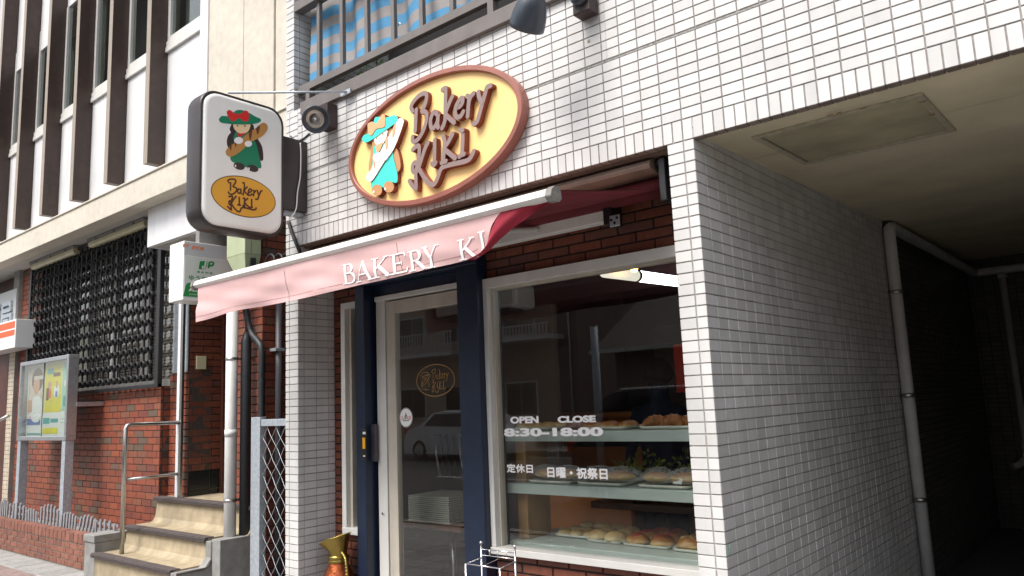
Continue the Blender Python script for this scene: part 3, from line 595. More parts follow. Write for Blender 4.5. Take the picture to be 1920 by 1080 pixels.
for c in ((395,935),(590,975)): flat(m, [(c[0]+11*math.cos(t*1.047), c[1]+20*math.sin(t*1.047)) for t in range(6)], 6, 6, 0)
for c in ((425,355),(532,355)): flat(m, [(c[0]+11*math.cos(t*1.047), c[1]+12*math.sin(t*1.047)) for t in range(6)], 6, 2, 0)
m.build('emblem', [T['green'], T['red'], T['hair'], T['skin'], T['bread_e'], T['bread_d'], T['ewhite']], PS)
# amber oval with the script on the box sign
def q4(p): return pX(FXP, 385+p[0]/10.8, 315+p[1]/10.8)
c4 = (765, 583)
a4 = q4((110,470)); b4 = q4((1425,700)); t4 = q4((600,145)); d4 = q4((960,1022))
ey = (q4((1425,690)).y-q4((110,460)).y)/2; ez = (q4((640,142)).z-q4((960,1022)).z)/2
cc = (q4((1425,690))+q4((110,460)))/2; cz_ = (q4((640,142)).z+q4((960,1022)).z)/2
def el4(k_, lv, n=64): return [(FXP, cc.y+(ey-k_)*math.cos(2*math.pi*i/n), cz_+(ez-k_)*math.sin(2*math.pi*i/n)) for i in range(n)]
m = MB(); m.prism(el4(0,0), (.0006,0,0), 0); m.prism(el4(.0065,0), (.0012,0,0), 1); m.build('amber_oval', [T['brownline'], T['amber']], PS)
SCR = [[(480,300),(455,265),(480,235),(560,225),(610,245),(605,300),(560,375),(620,400),(635,440),(600,500),(530,535),(470,510),(470,485)],[(510,300),(505,450)],
 [(690,430),(665,430),(650,480),(680,515),(715,480),(720,420),(715,500),(730,520)],[(755,300),(785,310),(785,420),(760,545)],[(845,385),(790,460),(865,555)],[(870,500),(920,480),(925,430),(880,440),(865,520),(900,555),(945,530)],[(960,455),(985,470),(970,565)],[(985,500),(1020,460)],[(1050,455),(1070,530)],[(1145,465),(1115,480),(1080,570),(1055,630),(1015,632)],
 [(475,580),(545,575),(530,650),(515,740),(520,850),(450,780)],[(620,575),(560,650),(520,720),(485,740),(475,690),(500,670),(560,780),(640,870),(695,880),(740,805),(860,820),(970,848),(1020,830),(1025,810)],
 [(685,595),(685,740)],[(655,745),(705,755)],[(765,615),(795,625),(780,770)],[(855,620),(790,690),(880,790),(945,798)],[(755,765),(800,775)],[(935,635),(935,790)]]
m = MB()
for i, s_ in enumerate(SCR):
    P = [q4(p) for p in s_]; m.ribbon(dense([Vector((FXP+.0012, p.y, p.z)) for p in P]), .0105, (1,0,0), .0004+.00008*i, 0, rise=.0003)
m.build('script_lettering', T['darkline'], PS)
m = MB(); m.box(SXB+.03, SXF-.002, SY1-.004, -.001, 2.868, 3.372); m.build('bracket_box', T['casing'], PS, bevel=.006)
m = MB(); m.box(SXB+.06, SXF-.04, -.16, -.005, 2.845, 2.868); m.build('bracket_underside', T['galv'], PS, bevel=.002)
a = pX(-2.97, 428, 174); b = pY(-.04, 652, 172)
m = MB(); m.tube([a, b], .0075, 10); m.bar((b.x-.07, b.y, b.z), (b.x+.03, b.y, b.z), .012, .03); m.build('stay_rod', T['galv'], PS)
m = MB(); z0 = 3.40; pts = [pX(-2.88, 563, 268), pX(-2.878, 564, 290), pX(-2.878, 563, 330), pX(-2.878, 558, 360), pX(-2.878, 555, 392), pX(-2.88, 543, 412), pX(-2.92, 537, 420)]
m.tube(dense(pts), .0045, 6); m.build('cable', T['pvc'], PS)
m = MB(); m.tube(dense([pY(-.01, 541, 415), pY(-.012, 549, 440), pY(-.012, 560, 467), pY(.06, 566, 480)]), .013, 8); m.build('wall_cable', T['pvcd'], PS); m = MB(); m.tube(dense([pY(-.008, 545, 255), pY(-.006, 553, 266), pY(-.005, 566, 262), pY(-.005, 580, 250)]), .005, 6); m.build('wall_cable', T['pvcd'], PS)

# ================================================================== SPOT LAMPS
def spot(name, label, base, boxc, dirv, headc, group, facing):
    L_ = thing(name, label, 'lamp', base, group)
    return L_
LG = 'slate spot lamps that light the shop sign'
def lamp(label, bc, hc, hd, bw=.09, bh=.12):
    """bc: wall box centre on the wall, hc: centre of the head's opening, hd: direction the head points"""
    t = thing('spot_lamp', label, 'lamp', bc, LG); hd = Vector(hd).normalized(); hc = Vector(hc); bc = Vector(bc)
    bx('wall_box', T['lampbox'], t, bc.x-bw, bc.x+bw, -.085, -.001, bc.z-bh/2, bc.z+bh/2, bevel=.006)
    m = MB(); m.lathe([(0,.03),(.04,.03),(.048,.02),(.048,0)], (bc.x, -.085, bc.z), (0,-1,0), 20); m.build('mount_plate', T['lamp'], t)
    neck = hc-hd*.26; m = MB()
    m.tube([(bc.x, -.10, bc.z), (bc.x-.01, -.15, bc.z+.01), neck+Vector((0,.02,0)), neck+hd*.06], [.02,.02,.02,.018], 12); m.build('swivel_arm', T['lamp'], t)
    m = MB(); m.lathe([(0,-.27),(.036,-.27),(.042,-.262),(.042,-.15),(.048,-.148),(.058,-.138),(.073,-.105),(.084,-.06),(.088,-.015),(.088,.008),(.079,.01),(.076,.004),(.058,-.028),(.056,-.045)], hc, hd, 36)
    for k in range(8):
        a_ = k*math.pi/4; u_ = hd.orthogonal().normalized(); v_ = hd.cross(u_); r_ = u_*math.cos(a_)+v_*math.sin(a_)
        m.bar(hc-hd*.265+r_*.044, hc-hd*.16+r_*.044, .006, .014, up=r_)
    m.build('lamp_head', T['lamp'], t)
    m = MB(); m.lathe([(.058,-.029),(.054,-.045),(.042,-.07),(.02,-.085),(0,-.086)], hc, hd, 32); rf = m.build('reflector', T['reflector'], t)
    m = MB(); m.lathe([(0,-.015),(.012,-.018),(.018,-.035),(.012,-.07)], hc, hd, 14); m.build('bulb', T['chrome'], rf)
    return t
h1 = pY(-.22, 592, 224); lamp('slate spot lamp beside the box sign with its round glass facing out', (-2.60, 0, 3.46), h1, (.80, -.42, -.40), .055, .17)
h2 = pY(-.28, 988, 50); lamp('slate spot lamp above the oval sign seen from behind its cone', (-.50, 0, 3.49), h2, (-.62, .34, -.70), .05, .17)

# ================================================================== AWNING
AY = -.65; AX0, AX1 = -3.14, -.325; AZ = 2.337
AW = thing('shop_awning', 'faded pink roll-out awning with white front bar over the shop front', 'awning', (-1.6, .2, 2.5))
m = MB(); prof = [(-.030,-.008),(-.024,.014),(-.008,.026),(.012,.026),(.024,.012),(.026,-.010),(.014,-.022),(-.014,-.024)]
m.grid([[(x, AY+p[0], AZ+p[1]) for p in prof+[prof[0]]] for x in (AX0, AX1)], flip=False); m.add([(AX0, AY+p[0], AZ+p[1]) for p in prof], [tuple(range(8))]); m.add([(AX1, AY+p[0], AZ+p[1]) for p in prof], [tuple(range(7,-1,-1))])
m.smooth = False; m.build('front_bar', T['barwhite'], AW)
for x0, x1 in ((AX0-.02, AX0+.001), (AX1-.001, AX1+.03)): MB().prism([(x0, AY+p[0]*1.3, AZ+p[1]*1.3-.004) for p in prof], (x1-x0, 0, 0)).build('end_cap', T['capgrey'], AW, bevel=.006)
# roller, hood and canopy
RX0, RX1, RYc, RZc = -2.93, -.235, .19, 2.52
m = MB(); m.tube([(RX0, RYc, RZc), (RX1, RYc, RZc)], .05, 24); m.build('roller', T['maroon'], AW)
m = MB(); hoodp = [(.29,2.636),(.10,2.636),(.06,2.625),(.045,2.60),(.055,2.585),(.12,2.572),(.23,2.575),(.29,2.60)]
m.prism([(RX0, y, z) for y, z in hoodp], (RX1-RX0-.02, 0, 0)); m.build('hood', T['brownhood'], AW)
m = MB()
m.box(RX1+.005, RX1+.04, .08, .28, 2.42, 2.63); m.box(RX1-.09, RX1+.005, .1, .25, 2.60, 2.63); m.build('end_bracket', T['blackpaint'], AW, bevel=.006); bx('end_bracket', T['blackpaint'], AW, RX0-.04, RX0-.005, .08, .28, 2.42, 2.63, bevel=.006)
def canz(t): return 2.512*(1-t)+(AZ+.022)*t-.012*math.sin(math.pi*t)
m = MB(); nC = 40
top = [[(RX0+.02+(AX0-RX0)*t*.9+(RX1-RX0-.03+(AX1-AX0-RX1+RX0)*t*.9)*i/nC, RYc+(AY-RYc)*t, canz(t)+.004*math.sin(i*1.3)*math.sin(math.pi*t)) for i in range(nC+1)] for t in [k/14 for k in range(15)]]
m.grid(top); m.grid([[(p[0], p[1], p[2]-.003) for p in row] for row in top], mi=1, flip=True); m.build('canopy', [T['fadetop'], mk('canvas_painted_shade', (.17,.014,.026), .85, noise=(7,.2))], AW)  # underside is the same crimson canvas, its shade put into a darker colour
# folding arms
m = MB(); m.tube([(-1.05, .2, 2.45), (-1.45, -.2, 2.43), (-1.1, AY+.03, AZ-.005)], .016, 10); m.build('folding_arm', T['barwhite'], AW)
m = MB(); m.tube([(-2.25, .2, 2.45), (-2.58, -.2, 2.40), (-2.0, AY+.03, AZ-.005)], .016, 10); m.build('folding_arm', T['barwhite'], AW)
a = pY(.22, 1140, 405); b = pY(.22, 985, 446)
m = MB(); m.box(-2.9, a.x, .20, .26, a.z-.032, a.z+.034); m.build('torsion_bar', T['barwhite'], AW, bevel=.005)
m = MB(); m.box(a.x, a.x+.055, .17, .27, a.z-.06, a.z+.075); m.box(a.x-.03, a.x+.06, .15, .28, a.z+.06, a.z+.10); ab = m.build('arm_bracket', T['blackpaint'], AW, bevel=.006)
m = MB(); p = pY(.165, 1153, 414)
m.box(p.x-.03, p.x+.03, .160, .168, p.z-.03, p.z+.03); ppl = m.build('bracket_plate', T['galv'], ab, bevel=.004)
m = MB()
for dx, dz in ((-.018,.005),(.0,-.012),(.016,.012)): m.lathe([(0,.004),(.007,.004),(.008,0)], (p.x+dx, .16, p.z+dz), (0,-1,0), 10)
m.build('bolt_pattern', T['blackpaint'], ppl)
# valance
VT = .15
ztop = AZ-.022
def vy(x, z):
    d = ztop-z
    e = max(0., min(1., (-2.70-x)/.42))
    return AY-.012+VT*d*.45+d*(.045*math.sin(x*7.5+.5)+.022*math.sin(x*15+1))+(.0045*math.sin(d*30+x*4.2+1.2*math.sin(x*3))+.0022*math.sin(d*58-x*11))*min(1, d*10) - e*e*d*.16
def onval(u, v):
    p = pY(AY, u, v)
    for _ in range(6): p = pY(vy(p.x, p.z), u, v)
    return p
bot = [(367,604),(395,597),(440,583),(500,573),(560,561),(620,547),(680,533),(740,520),(800,505),(850,494),(880,486),(897,478),(908,468),(914,455),(917,440),(921,425),(928,412),(938,398)]
topc = [(371,543),(420,531),(470,519),(525,505),(580,491),(640,476),(700,461),(750,449),(790,439),(820,431),(845,425),(862,421),(878,417),(892,413),(905,410),(917,407),(928,404),(940,397)]
m = MB(); NV = 22; sub_ = []
bt = dense([Vector((a_[0], a_[1], 0)) for a_ in bot], 6); tp = dense([Vector((a_[0], a_[1], 0)) for a_ in topc], 6)
cols = []
for a_, b_ in zip(tp, bt):
    A = onval(a_.x, a_.y); Bq = onval(b_.x, b_.y); A.z = ztop+.004; col = []
    for k in range(NV+1):
        t = k/NV; q = A.lerp(Bq, t); col.append(Vector((q.x, vy(q.x, q.z), q.z)))
    cols.append(col)
m.grid(cols, flip=True); m.grid([[Vector((p.x, p.y+.0025, p.z)) for p in c] for c in cols])
for k in range(len(cols)-1):
    a_, b_ = cols[k][-1], cols[k+1][-1]; m.add([a_, b_, b_+Vector((0,.0025,0)), a_+Vector((0,.0025,0))], [(0,1,2,3)])
val = m.build('valance', T['valance'], AW)
m = MB()
for k in (0,):
    for us in ((533,507,542,566),(743,455,757,515)):
        A = onval(us[0], us[1]); Bq = onval(us[2], us[3]); m.ribbon([Vector((A.lerp(Bq, t/12).x, vy(A.lerp(Bq, t/12).x, A.lerp(Bq, t/12).z)-.0012, A.lerp(Bq, t/12).z)) for t in range(13)], .0022, (0,-1,0), .0004, 0, round_=False)
m.build('seam', T['brownline'], val)
m = MB(); kh = int(NV*.90)
m.ribbon([c[kh]+Vector((0,-.0008,0)) for c in cols[:70:2]], .0016, (0,-1,0), .0003, 0, round_=False); m.build('hem_stitching', mk('hem_thread', (.42,.22,.21), .9), val)
# folded-up end: crimson back of the cloth
m = MB(); e1 = [(940,396),(931,410),(922,428),(917,445),(911,463),(899,479),(884,487)]
e2 = [(1034,376),(1014,391),(990,410),(962,431),(938,450),(915,470),(888,487)]
rows = []
for i in range(7):
    A = onval(*e1[i]); Bq = pY(AY+.03, *e2[i]); row = []
    for k in range(9):
        t = k/8; q = A.lerp(Bq, t); q = Vector((q.x, q.y-.03*math.sin(math.pi*t)*(.4+.1*i) + .012*math.sin(t*9+i*.8)*t, q.z-.004*math.sin(math.pi*t))); row.append(q)
    rows.append(row)
m.grid(rows); m.build('folded_corner', T['canvas'], AW)
# serif letters printed on the valance
def arc(cx, cy, rx, ry, a0, a1, n=9): return [(cx+rx*math.cos(R(a0+(a1-a0)*k/n)), cy+ry*math.sin(R(a0+(a1-a0)*k/n))) for k in range(n+1)]
TK, TN = .17, .055
def stem(x, w_=TK): return [([(x, .0), (x, 1.)], w_), ([(x-w_*.95, .02), (x+w_*.95, .02)], .042), ([(x-w_*.95, .98), (x+w_*.95, .98)], .042)]
GLY = dict(
 B=stem(.2)+[([(.2,.975)]+arc(.38,.75,.2,.225,90,-90), [.05]+[.05,.07,.1,.14,.17,.17,.14,.1,.07,.05]), ([(.2,.52)]+arc(.42,.27,.25,.25,90,-90)+[(.2,.02)], [.05]+[.05,.07,.1,.15,.18,.18,.15,.1,.07,.05]+[.05])],
 A=[([(.12,.0),(.46,1.02)], .06), ([(.44,1.02),(.80,.0)], .17), ([(.25,.34),(.64,.34)], .05), ([(.0,.02),(.26,.02)], .042), ([(.64,.02),(.96,.02)], .042)],
 K=stem(.2)+[([(.24,.42),(.72,.97)], .06), ([(.38,.56),(.78,.02)], .17), ([(.6,.98),(.86,.98)], .042), ([(.62,.02),(.96,.02)], .042)],
 E=stem(.2)+[([(.2,.975),(.66,.975)], .05), ([(.2,.025),(.70,.025)], .05), ([(.2,.51),(.5,.51)], .05), ([(.64,.98),(.69,.78)], [.07,.03]), ([(.68,.02),(.75,.25)], [.08,.03]), ([(.5,.62),(.5,.40)], .04)],
 R=stem(.2)+[([(.2,.975)]+arc(.40,.73,.24,.245,90,-90)+[(.2,.485)], [.05]+[.05,.07,.1,.15,.18,.18,.15,.1,.07,.05]+[.05]), ([(.42,.47),(.78,.02)], .17), ([(.66,.02),(.94,.02)], .042)],
 Y=[([(.14,1.),(.44,.45)], .17), ([(.74,1.),(.46,.45)], .06), ([(.44,.5),(.44,.0)], .17), ([(.0,.98),(.32,.98)], .042), ([(.62,.98),(.9,.98)], .042), ([(.26,.02),(.62,.02)], .042)],
 I=[([(.2,.05),(.2,1.)], .17), ([(.03,.98),(.37,.98)], .042), ([(.1,.02),(.3,.02)], .042)])
m = MB(); lf = 0
for ch, (u0, v0), (u1, v1), hpx in (('B',(643,534),(669,530),36),('A',(669,530),(701,522),36),('K',(699,523),(736,512),36),('E',(733,516),(767,507),36),('R',(768,510),(803,500),37),('Y',(795,505),(828,495),40),('K',(862,489),(899,479),38),('I',(900,470),(913,465),34)):
    a_ = onval(u0, v0); b_ = onval(u1, v1); top_ = onval(u0-5, v0-hpx); hgt = top_.z-a_.z
    gw = {'B':.72,'A':.96,'K':.96,'E':.76,'R':.94,'Y':.9,'I':.34}[ch]; sxx = (b_.x-a_.x)/gw
    for pts, wd in GLY[ch]:
        n_ = max(2, int(6/len(pts))+1); P = []; W = []
        for i in range(len(pts)-1):
            for k in range(n_):
                t = k/n_; P.append((pts[i][0]*(1-t)+pts[i+1][0]*t, pts[i][1]*(1-t)+pts[i+1][1]*t)); W.append(wd if not isinstance(wd, list) else wd[i]*(1-t)+wd[i+1]*t)
        P.append(pts[-1]); W.append(wd if not isinstance(wd, list) else wd[-1])
        lf += 1; V3 = []
        for (gx, gz) in P:
            x = a_.x+gx*sxx; z = a_.z+gz*hgt+ (b_.z-a_.z)*0; V3.append(Vector((x, vy(x, z)-.0022-.00006*lf, z)))
        m.ribbon(V3, [w_*(sxx*.5+hgt*.35) for w_ in W], (0,-1,0), .0005, 0, round_=False)
m.build('lettering', T['letter'], val)

# ================================================================== THINGS AT THE SHOP FRONT
# brass and copper jug
jx, jy = -2.78, .155
J = thing('brass_jug', 'tall copper jug with flared brass spout and handle beside the tiled pillar', 'jug', (jx, jy, 0))
m = MB(); m.lathe([(0,.0),(.09,.0),(.10,.02),(.118,.12),(.122,.25),(.112,.38),(.09,.47),(.062,.53),(.058,.545)], (jx, jy, 0), (0,0,1), 32); m.build('body', T['copper'], J)
m = MB(); m.lathe([(.058,.535),(.066,.54),(.068,.555),(.060,.562),(.068,.568),(.066,.58),(.058,.585)], (jx, jy, 0), (0,0,1), 32); m.build('collar', T['brass'], J)
m = MB(); rows = []
for k in range(9):
    t = k/8; row = []
    for i in range(33):
        a_ = 2*math.pi*i/32; r = .056+.026*t**1.5; c_ = math.cos(a_-R(205)); ext = (.05*max(0, c_)**2)*t**1.6
        z = .585+.115*t-.05*t*max(0,c_)**2*1.0+.02*t*max(0,-c_)
        row.append((jx+(r+ext)*math.cos(a_), jy+(r+ext)*math.sin(a_), z))
    rows.append(row)
m.grid(rows); m.grid([[(jx+(p[0]-jx)*.96, jy+(p[1]-jy)*.96, p[2]) for p in r_] for r_ in rows], flip=True)
m.tube(rows[-1], .0028, 6, cap=False); m.build('spout', T['brass'], J)
m = MB(); hp = dense([(jx+.055, jy-.01, .60), (jx+.10, jy-.02, .57), (jx+.125, jy-.03, .50), (jx+.13, jy-.03, .42), (jx+.12, jy-.02, .33)]); m.tube(hp, .010, 8)
for i in range(0, len(hp)-1): m.lathe([(.0105,-.004),(.0135,0),(.0105,.004)], hp[i], hp[i+1]-hp[i], 8)
m.build('handle', T['brass'], J)
# chrome wire stand
S_ = thing('wire_stand', 'small chrome wire stand in front of the shop window sill', 'stand', (-1.25, .05, 0))
bl, br_ = pY(.14, 902, 1022), pY(.14, 965, 1025)
fl, fr_ = pY(-.03, 873, 1057), pY(-.03, 937, 1063)
zt = .685; x0, x1 = bl.x, br_.x; fx0, fx1 = fl.x, fr_.x; tz = fl.z
for (x, y, zz) in ((x0,.14,bl.z+.005),(x1,.14,bl.z+.005)):
    m = MB(); m.tube([(x, y, 0), (x, y, zz)], .005, 8); m.lathe([(0,.018),(.008,.014),(.0095,.007),(.007,0),(0,0)], (x, y, zz), (0,0,1), 12); m.build('back_post', T['chrome'], S_)
for x in (fx0, fx1): MB().tube([(x, -.03, 0), (x, -.03, tz)], .005, 8).build('leg', T['chrome'], S_)
m = MB(); m.tube([(x0,.14,bl.z-.02),(x1,.14,bl.z-.02)], .0035, 8); m.tube([(x0,.14,tz+.012),(x1,.14,tz+.012)], .0035, 8)
for k in range(1, 4): x = x0+(x1-x0)*k/4; m.tube([(x,.14,tz+.012),(x,.14,bl.z-.02)], .0028, 6)
m.build('back_guard', T['chrome'], S_)
m = MB(); m.tube([(x0,.14,tz),(fx0,-.03,tz),(fx1,-.03,tz),(x1,.14,tz)], .0042, 8); m.tube([((x0+x1)/2,.14,tz),((fx0+fx1)/2,-.03,tz)], .003, 6); m.build('top_frame', T['chrome'], S_)

# stickers on the door glass (flat things stuck to it: parts of the door)
c = pY(.3165, 816, 713); m = MB(); n = 48; ea, eb = (pY(.3165,851,712)-pY(.3165,780,712)).length/2, .098
m.ribbon([Vector((c.x+ea*math.cos(2*math.pi*k/n), .3168, c.z+eb*math.sin(2*math.pi*k/n))) for k in range(n+1)], .006, (0,-1,0), .0003, 0, round_=False)
k_ = ea*1.02/oa
for i, s_ in enumerate(HW): m.ribbon([Vector((c.x+(p.x-oc.x)*k_*1.0, .3168, c.z+(p.z-oc.z)*eb/ob_)) for p in s_], .0045, (0,-1,0), .0003+.00002*i, 0)
gx = lambda p: (lambda P: Vector((c.x+(P.x-oc.x)*k_, .3168, c.z+(P.z-oc.z)*eb/ob_)))(q2(p))
for i, s_ in enumerate(([(100,400),(220,400),(470,220),(440,145),(225,220),(100,400)], [(205,400),(162,700),(190,790)], [(420,440),(500,660),(470,760)], [(155,830),(330,660),(540,250),(500,180),(340,460),(155,770)], [(200,930),(330,915),(465,860)], [(235,400),(270,475),(340,420)])): m.ribbon([gx(p) for p in s_], .004, (0,-1,0), .0004+.00003*i, 0)
m.build('door_sticker', mk('ochre_sticker', (.27,.14,.03), .5), dr)
c = pY(.3165, 761, 783); m = MB(); rr_ = .062
m.prism([(c.x+rr_*math.cos(k*.2618), .3175, c.z+rr_*math.sin(k*.2618)) for k in range(24)], (0,-.0004,0), 0)
m.ribbon([Vector((c.x+rr_*.95*math.cos(k*.2618), .317, c.z+rr_*.95*math.sin(k*.2618))) for k in range(25)], .003, (0,-1,0), .0002, 1, round_=False)
m.ribbon([Vector((c.x-.024,.317,c.z-.02)), Vector((c.x,.317,c.z+.028)), Vector((c.x+.024,.317,c.z-.02)), Vector((c.x-.024,.317,c.z-.02))], .005, (0,-1,0), .0004, 1)
m.ribbon([Vector((c.x,.317,c.z+.012)), Vector((c.x,.317,c.z-.01))], .008, (0,-1,0), .0006, 1)
st = m.build('round_sticker', [T['paper'], T['blackpaint']], dr)
text_mesh('sticker_lettering', '注', T['red'], dr, (c.x-.052, .3164, c.z-.012), XA, ZA, .028, ex=.0002); text_mesh('sticker_lettering', '意', T['red'], dr, (c.x+.022, .3164, c.z-.012), XA, ZA, .028, ex=.0002)

# ================================================================== SHOP INTERIOR THINGS
SH = thing('display_shelf', 'three tier grey bread display shelf with wooden upright inside the window', 'shelf', (-.9, .6, 0))
for z, dy in ((1.350, .42), (1.057, .45), (.735, .50)): bx('shelf_board', T['shelf'], SH, -1.522, -.145, .40, .40+dy, z-.057, z, bevel=.004)
m = MB(); m.box(-1.505, -1.432, .47, .69, .735, 1.0); m.box(-1.505, -1.432, .47, .69, 1.057, 1.293); m.box(-1.505, -1.432, .47, .69, .0, .678); m.build('upright', T['wood'], SH, bevel=.004)
trayg = 'pale trays of bread on the window shelves'
TR = []
def tray(label, x, y, z, a=.11, b=.15, rot=0.):
    m = MB(); lo = []
    for ins, zz in ((.02,0.),(.012,.002),(0,.018),(.0035,.018),(.014,.004),(.022,.003)):
        l = []
        for cx, cy, a0 in ((a-.03,b-.03,0),(-a+.03,b-.03,90),(-a+.03,-b+.03,180),(a-.03,-b+.03,270)):
            for k in range(5): t = R(a0+22.5*k); l.append(Vector((cx+(.03-ins*.6)*math.cos(t)-ins*.4*(1 if cx > 0 else -1), cy+(.03-ins*.6)*math.sin(t)-ins*.4*(1 if cy > 0 else -1), zz)))
        lo.append(l+[l[0]])
    m.grid([[Vector((x, y, z+.001))+Matrix.Rotation(rot, 3, 'Z') @ p for p in r_] for r_ in lo]); m.smooth = False; m.add([Vector((x,y,z+.001))+Matrix.Rotation(rot, 3, 'Z') @ p for p in lo[-1][:-1]], [tuple(range(20))])
    return tag(m.build('bread_tray', T['tray']), label, 'tray', trayg)
def bun_mesh(rx, ry, rz, seed, flatb=.25, wob=.06, n=20, mq=12):
    rnd = random.Random(seed); ph = [rnd.random()*6 for _ in range(6)]; rows = []
    for j in range(mq+1):
        th = math.pi*j/mq; row = []
        for i in range(n+1):
            f = 2*math.pi*i/n; k = 1+wob*math.sin(2*f+ph[0])*math.sin(th)+wob*.6*math.sin(3*f+ph[1]+2*th)
            zz = math.cos(th)
            if zz < 0: zz *= .45
            row.append(Vector((rx*k*math.sin(th)**.85*math.cos(f), ry*k*math.sin(th)**.85*math.sin(f), rz*(zz*k+.45))))
        rows.append(row)
    return rows
def bun(name, label, cat, grp, x, y, z, r, mat, seed, top=None, rot=0., sz=(1,1,1)):
    m = MB(); M_ = Matrix.Rotation(rot, 3, 'Z'); m.grid([[Vector((x,y,z))+M_ @ p for p in row] for row in bun_mesh(r*sz[0], r*sz[1], r*.54*sz[2], seed, wob=.08)], flip=True)
    if top:
        rows = bun_mesh(r*.62*sz[0], r*.62*sz[1], r*.30, seed+5, wob=.2); m.grid([[Vector((x,y,z+r*.42*sz[2]))+M_ @ p for p in row] for row in rows], mi=1, flip=True)
    return tag(m.build(name, [mat]+([top] if top else [])), label, cat, grp)
zl = .735
tray('pale bread tray with plain buns beside the wooden upright on the lowest shelf', -1.225, .74, zl, .135, .135)
tray('pale bread tray with sliced top rolls second from the wooden upright on the lowest shelf', -.985, .685, zl, .115, .135)
tray('pale bread tray with red topped buns on the lowest shelf', -.715, .675, zl, .145, .135)
tray('pale bread tray with cream filled buns against the tiled pillar on the lowest shelf', -.41, .66, zl, .145, .135)
g = 'plain pale buns on the lowest shelf'
for k, (dx, dy) in enumerate(((-.09,-.07),(0,-.075),(.09,-.07),(-.09,.03),(0,.025),(.09,.03),(-.05,.10),(.05,.10))): bun('bun', 'plain pale bun on the lowest shelf tray beside the wooden upright', 'bread', g, -1.225+dx, .74+dy, zl+.005+(.0 if k < 6 else .02), .047, T['bun'], k, rot=k)
g = 'long pale rolls on the lowest shelf'
for k, (dx, dy) in enumerate(((-.055,-.07),(.058,-.075),(-.055,.03),(.058,.03),(-.05,.10),(.05,.10))): bun('bread_roll', 'smooth pale roll on the lowest shelf tray between plain and topped buns', 'bread', g, -.985+dx, .685+dy, zl+.006, .068, T['bun'], 20+k, rot=.5+k*.4, sz=(1.0,.75,1.05))
g = 'red topped buns on the lowest shelf'
for k, (dx, dy) in enumerate(((-.075,-.065),(.068,-.06),(-.07,.045),(.07,.05),(-.04,.11),(.05,.115))): bun('topped_bun', 'golden bun with red topping on the lowest shelf', 'bread', g, -.715+dx, .675+dy, zl+.006, .068, T['golden'], 30+k, top=T['sauce'], rot=k)
g = 'cream filled buns on the lowest shelf'
for k, (dx, dy) in enumerate(((-.075,-.055),(.07,-.06),(-.07,.05),(.07,.055),(0,.11))): bun('filled_bun', 'golden bun with pale cream topping near the tiled pillar', 'bread', g, -.41+dx, .66+dy, zl+.006, .068, T['golden'], 40+k, top=T['bun'], rot=k, sz=(1,1,1.2))
zl = 1.057
def sandwich(x, y, z, rot, label):
    t = thing('wrapped_sandwich', label, 'sandwich', (x, y, z), 'bagged sandwiches on the middle shelf'); M_ = Matrix.Rotation(rot, 3, 'Z')
    m = MB(); m.grid([[Vector((x,y,z+.012))+M_ @ p for p in row] for row in bun_mesh(.075,.038,.034,int(x*100))], flip=True); m.build('bread_roll', T['golden'], t)
    m = MB(); m.grid([[Vector((x,y,z+.024))+M_ @ p for p in row] for row in bun_mesh(.070,.042,.016,int(x*90), wob=.15)], flip=True); m.build('filling', T['filling'], t)
    m = MB(); rnd = random.Random(int(x*1000)); rows = []
    for row in bun_mesh(.098,.062,.055,int(x*70), wob=.10): rows.append([Vector((x,y,z+.004))+M_ @ (p+Vector((p.x*.25*max(0,p.x*9), rnd.gauss(0,.002), rnd.gauss(0,.0025)))) for p in row])
    for row in rows: row[-1] = row[0]
    m.grid(rows, flip=True); m.build('clear_bag', T['film'], t); return t
for i, (x, d) in enumerate(((-1.24, 'nearest the wooden upright'), (-.90, 'under the closing day lettering'), (-.52, 'nearest the tiled pillar'))):
    tray('pale bread tray of bagged sandwiches on the middle shelf '+d, x, .56, zl, .15, .14)
for i, (x, lab) in enumerate(((-1.32,'bagged sandwich on the middle shelf tray beside the wooden upright'), (-1.17,'bagged sandwich in the first middle shelf tray, further from the upright'), (-.97,'bagged sandwich on the centre tray of the middle shelf'), (-.82,'bagged sandwich behind the last lettering of the middle shelf'), (-.60,'bagged yellow sandwich at the start of the tray near the tiled pillar'), (-.44,'bagged yellow sandwich with white paper nearest the tiled pillar'))):
    s_ = sandwich(x, .53, zl+.012, .25, lab)
m = MB(); m.add([(-.50,.50,zl+.02),(-.44,.48,zl+.02),(-.43,.485,zl+.045),(-.48,.50,zl+.055)], [(0,1,2,3)]); m.add([(-.50,.50,zl+.02),(-.48,.50,zl+.055),(-.49,.53,zl+.03)], [(0,1,2)]); m.build('paper_wrap', T['paper'], s_)
zl = 1.350
tray('pale bread tray of round buns at the open end of the top shelf', -1.36, .56, zl, .14, .13)
tray('pale bread tray of glazed pastries on the top shelf', -.86, .55, zl, .15, .13)
tray('pale bread tray of croissants on the top shelf near the tiled pillar', -.48, .55, zl, .16, .13)
for k, (dx, dy) in enumerate(((-.10,-.06),(-.01,-.065),(.085,-.06),(-.09,.05),(.0,.05),(.09,.05))): bun('bun', 'floury round bun at the open end of the top shelf', 'bread', 'floury buns on the top shelf', -1.36+dx, .56+dy, zl+.005, .05, T['bun'], 60+k, rot=k)
pk = bun('bagged_bread', 'red speckled bread in a clear bag beneath the closing time lettering', 'bread', None, -1.10, .55, zl, .07, mk('speckled_crust', (.35,.2,.17), .5, noise=(60,.7)), 71, sz=(1.2,.8,.9))
for k, (dx, dy) in enumerate(((-.10,-.055),(0,-.06),(.10,-.05),(-.05,.06),(.06,.06))): bun('pastry', 'glazed orange pastry on the centre tray of the top shelf', 'pastry', 'glazed pastries on the top shelf', -.86+dx, .55+dy, zl+.006, .05, T['golden'], 80+k, rot=k, sz=(1.1,.9,1))
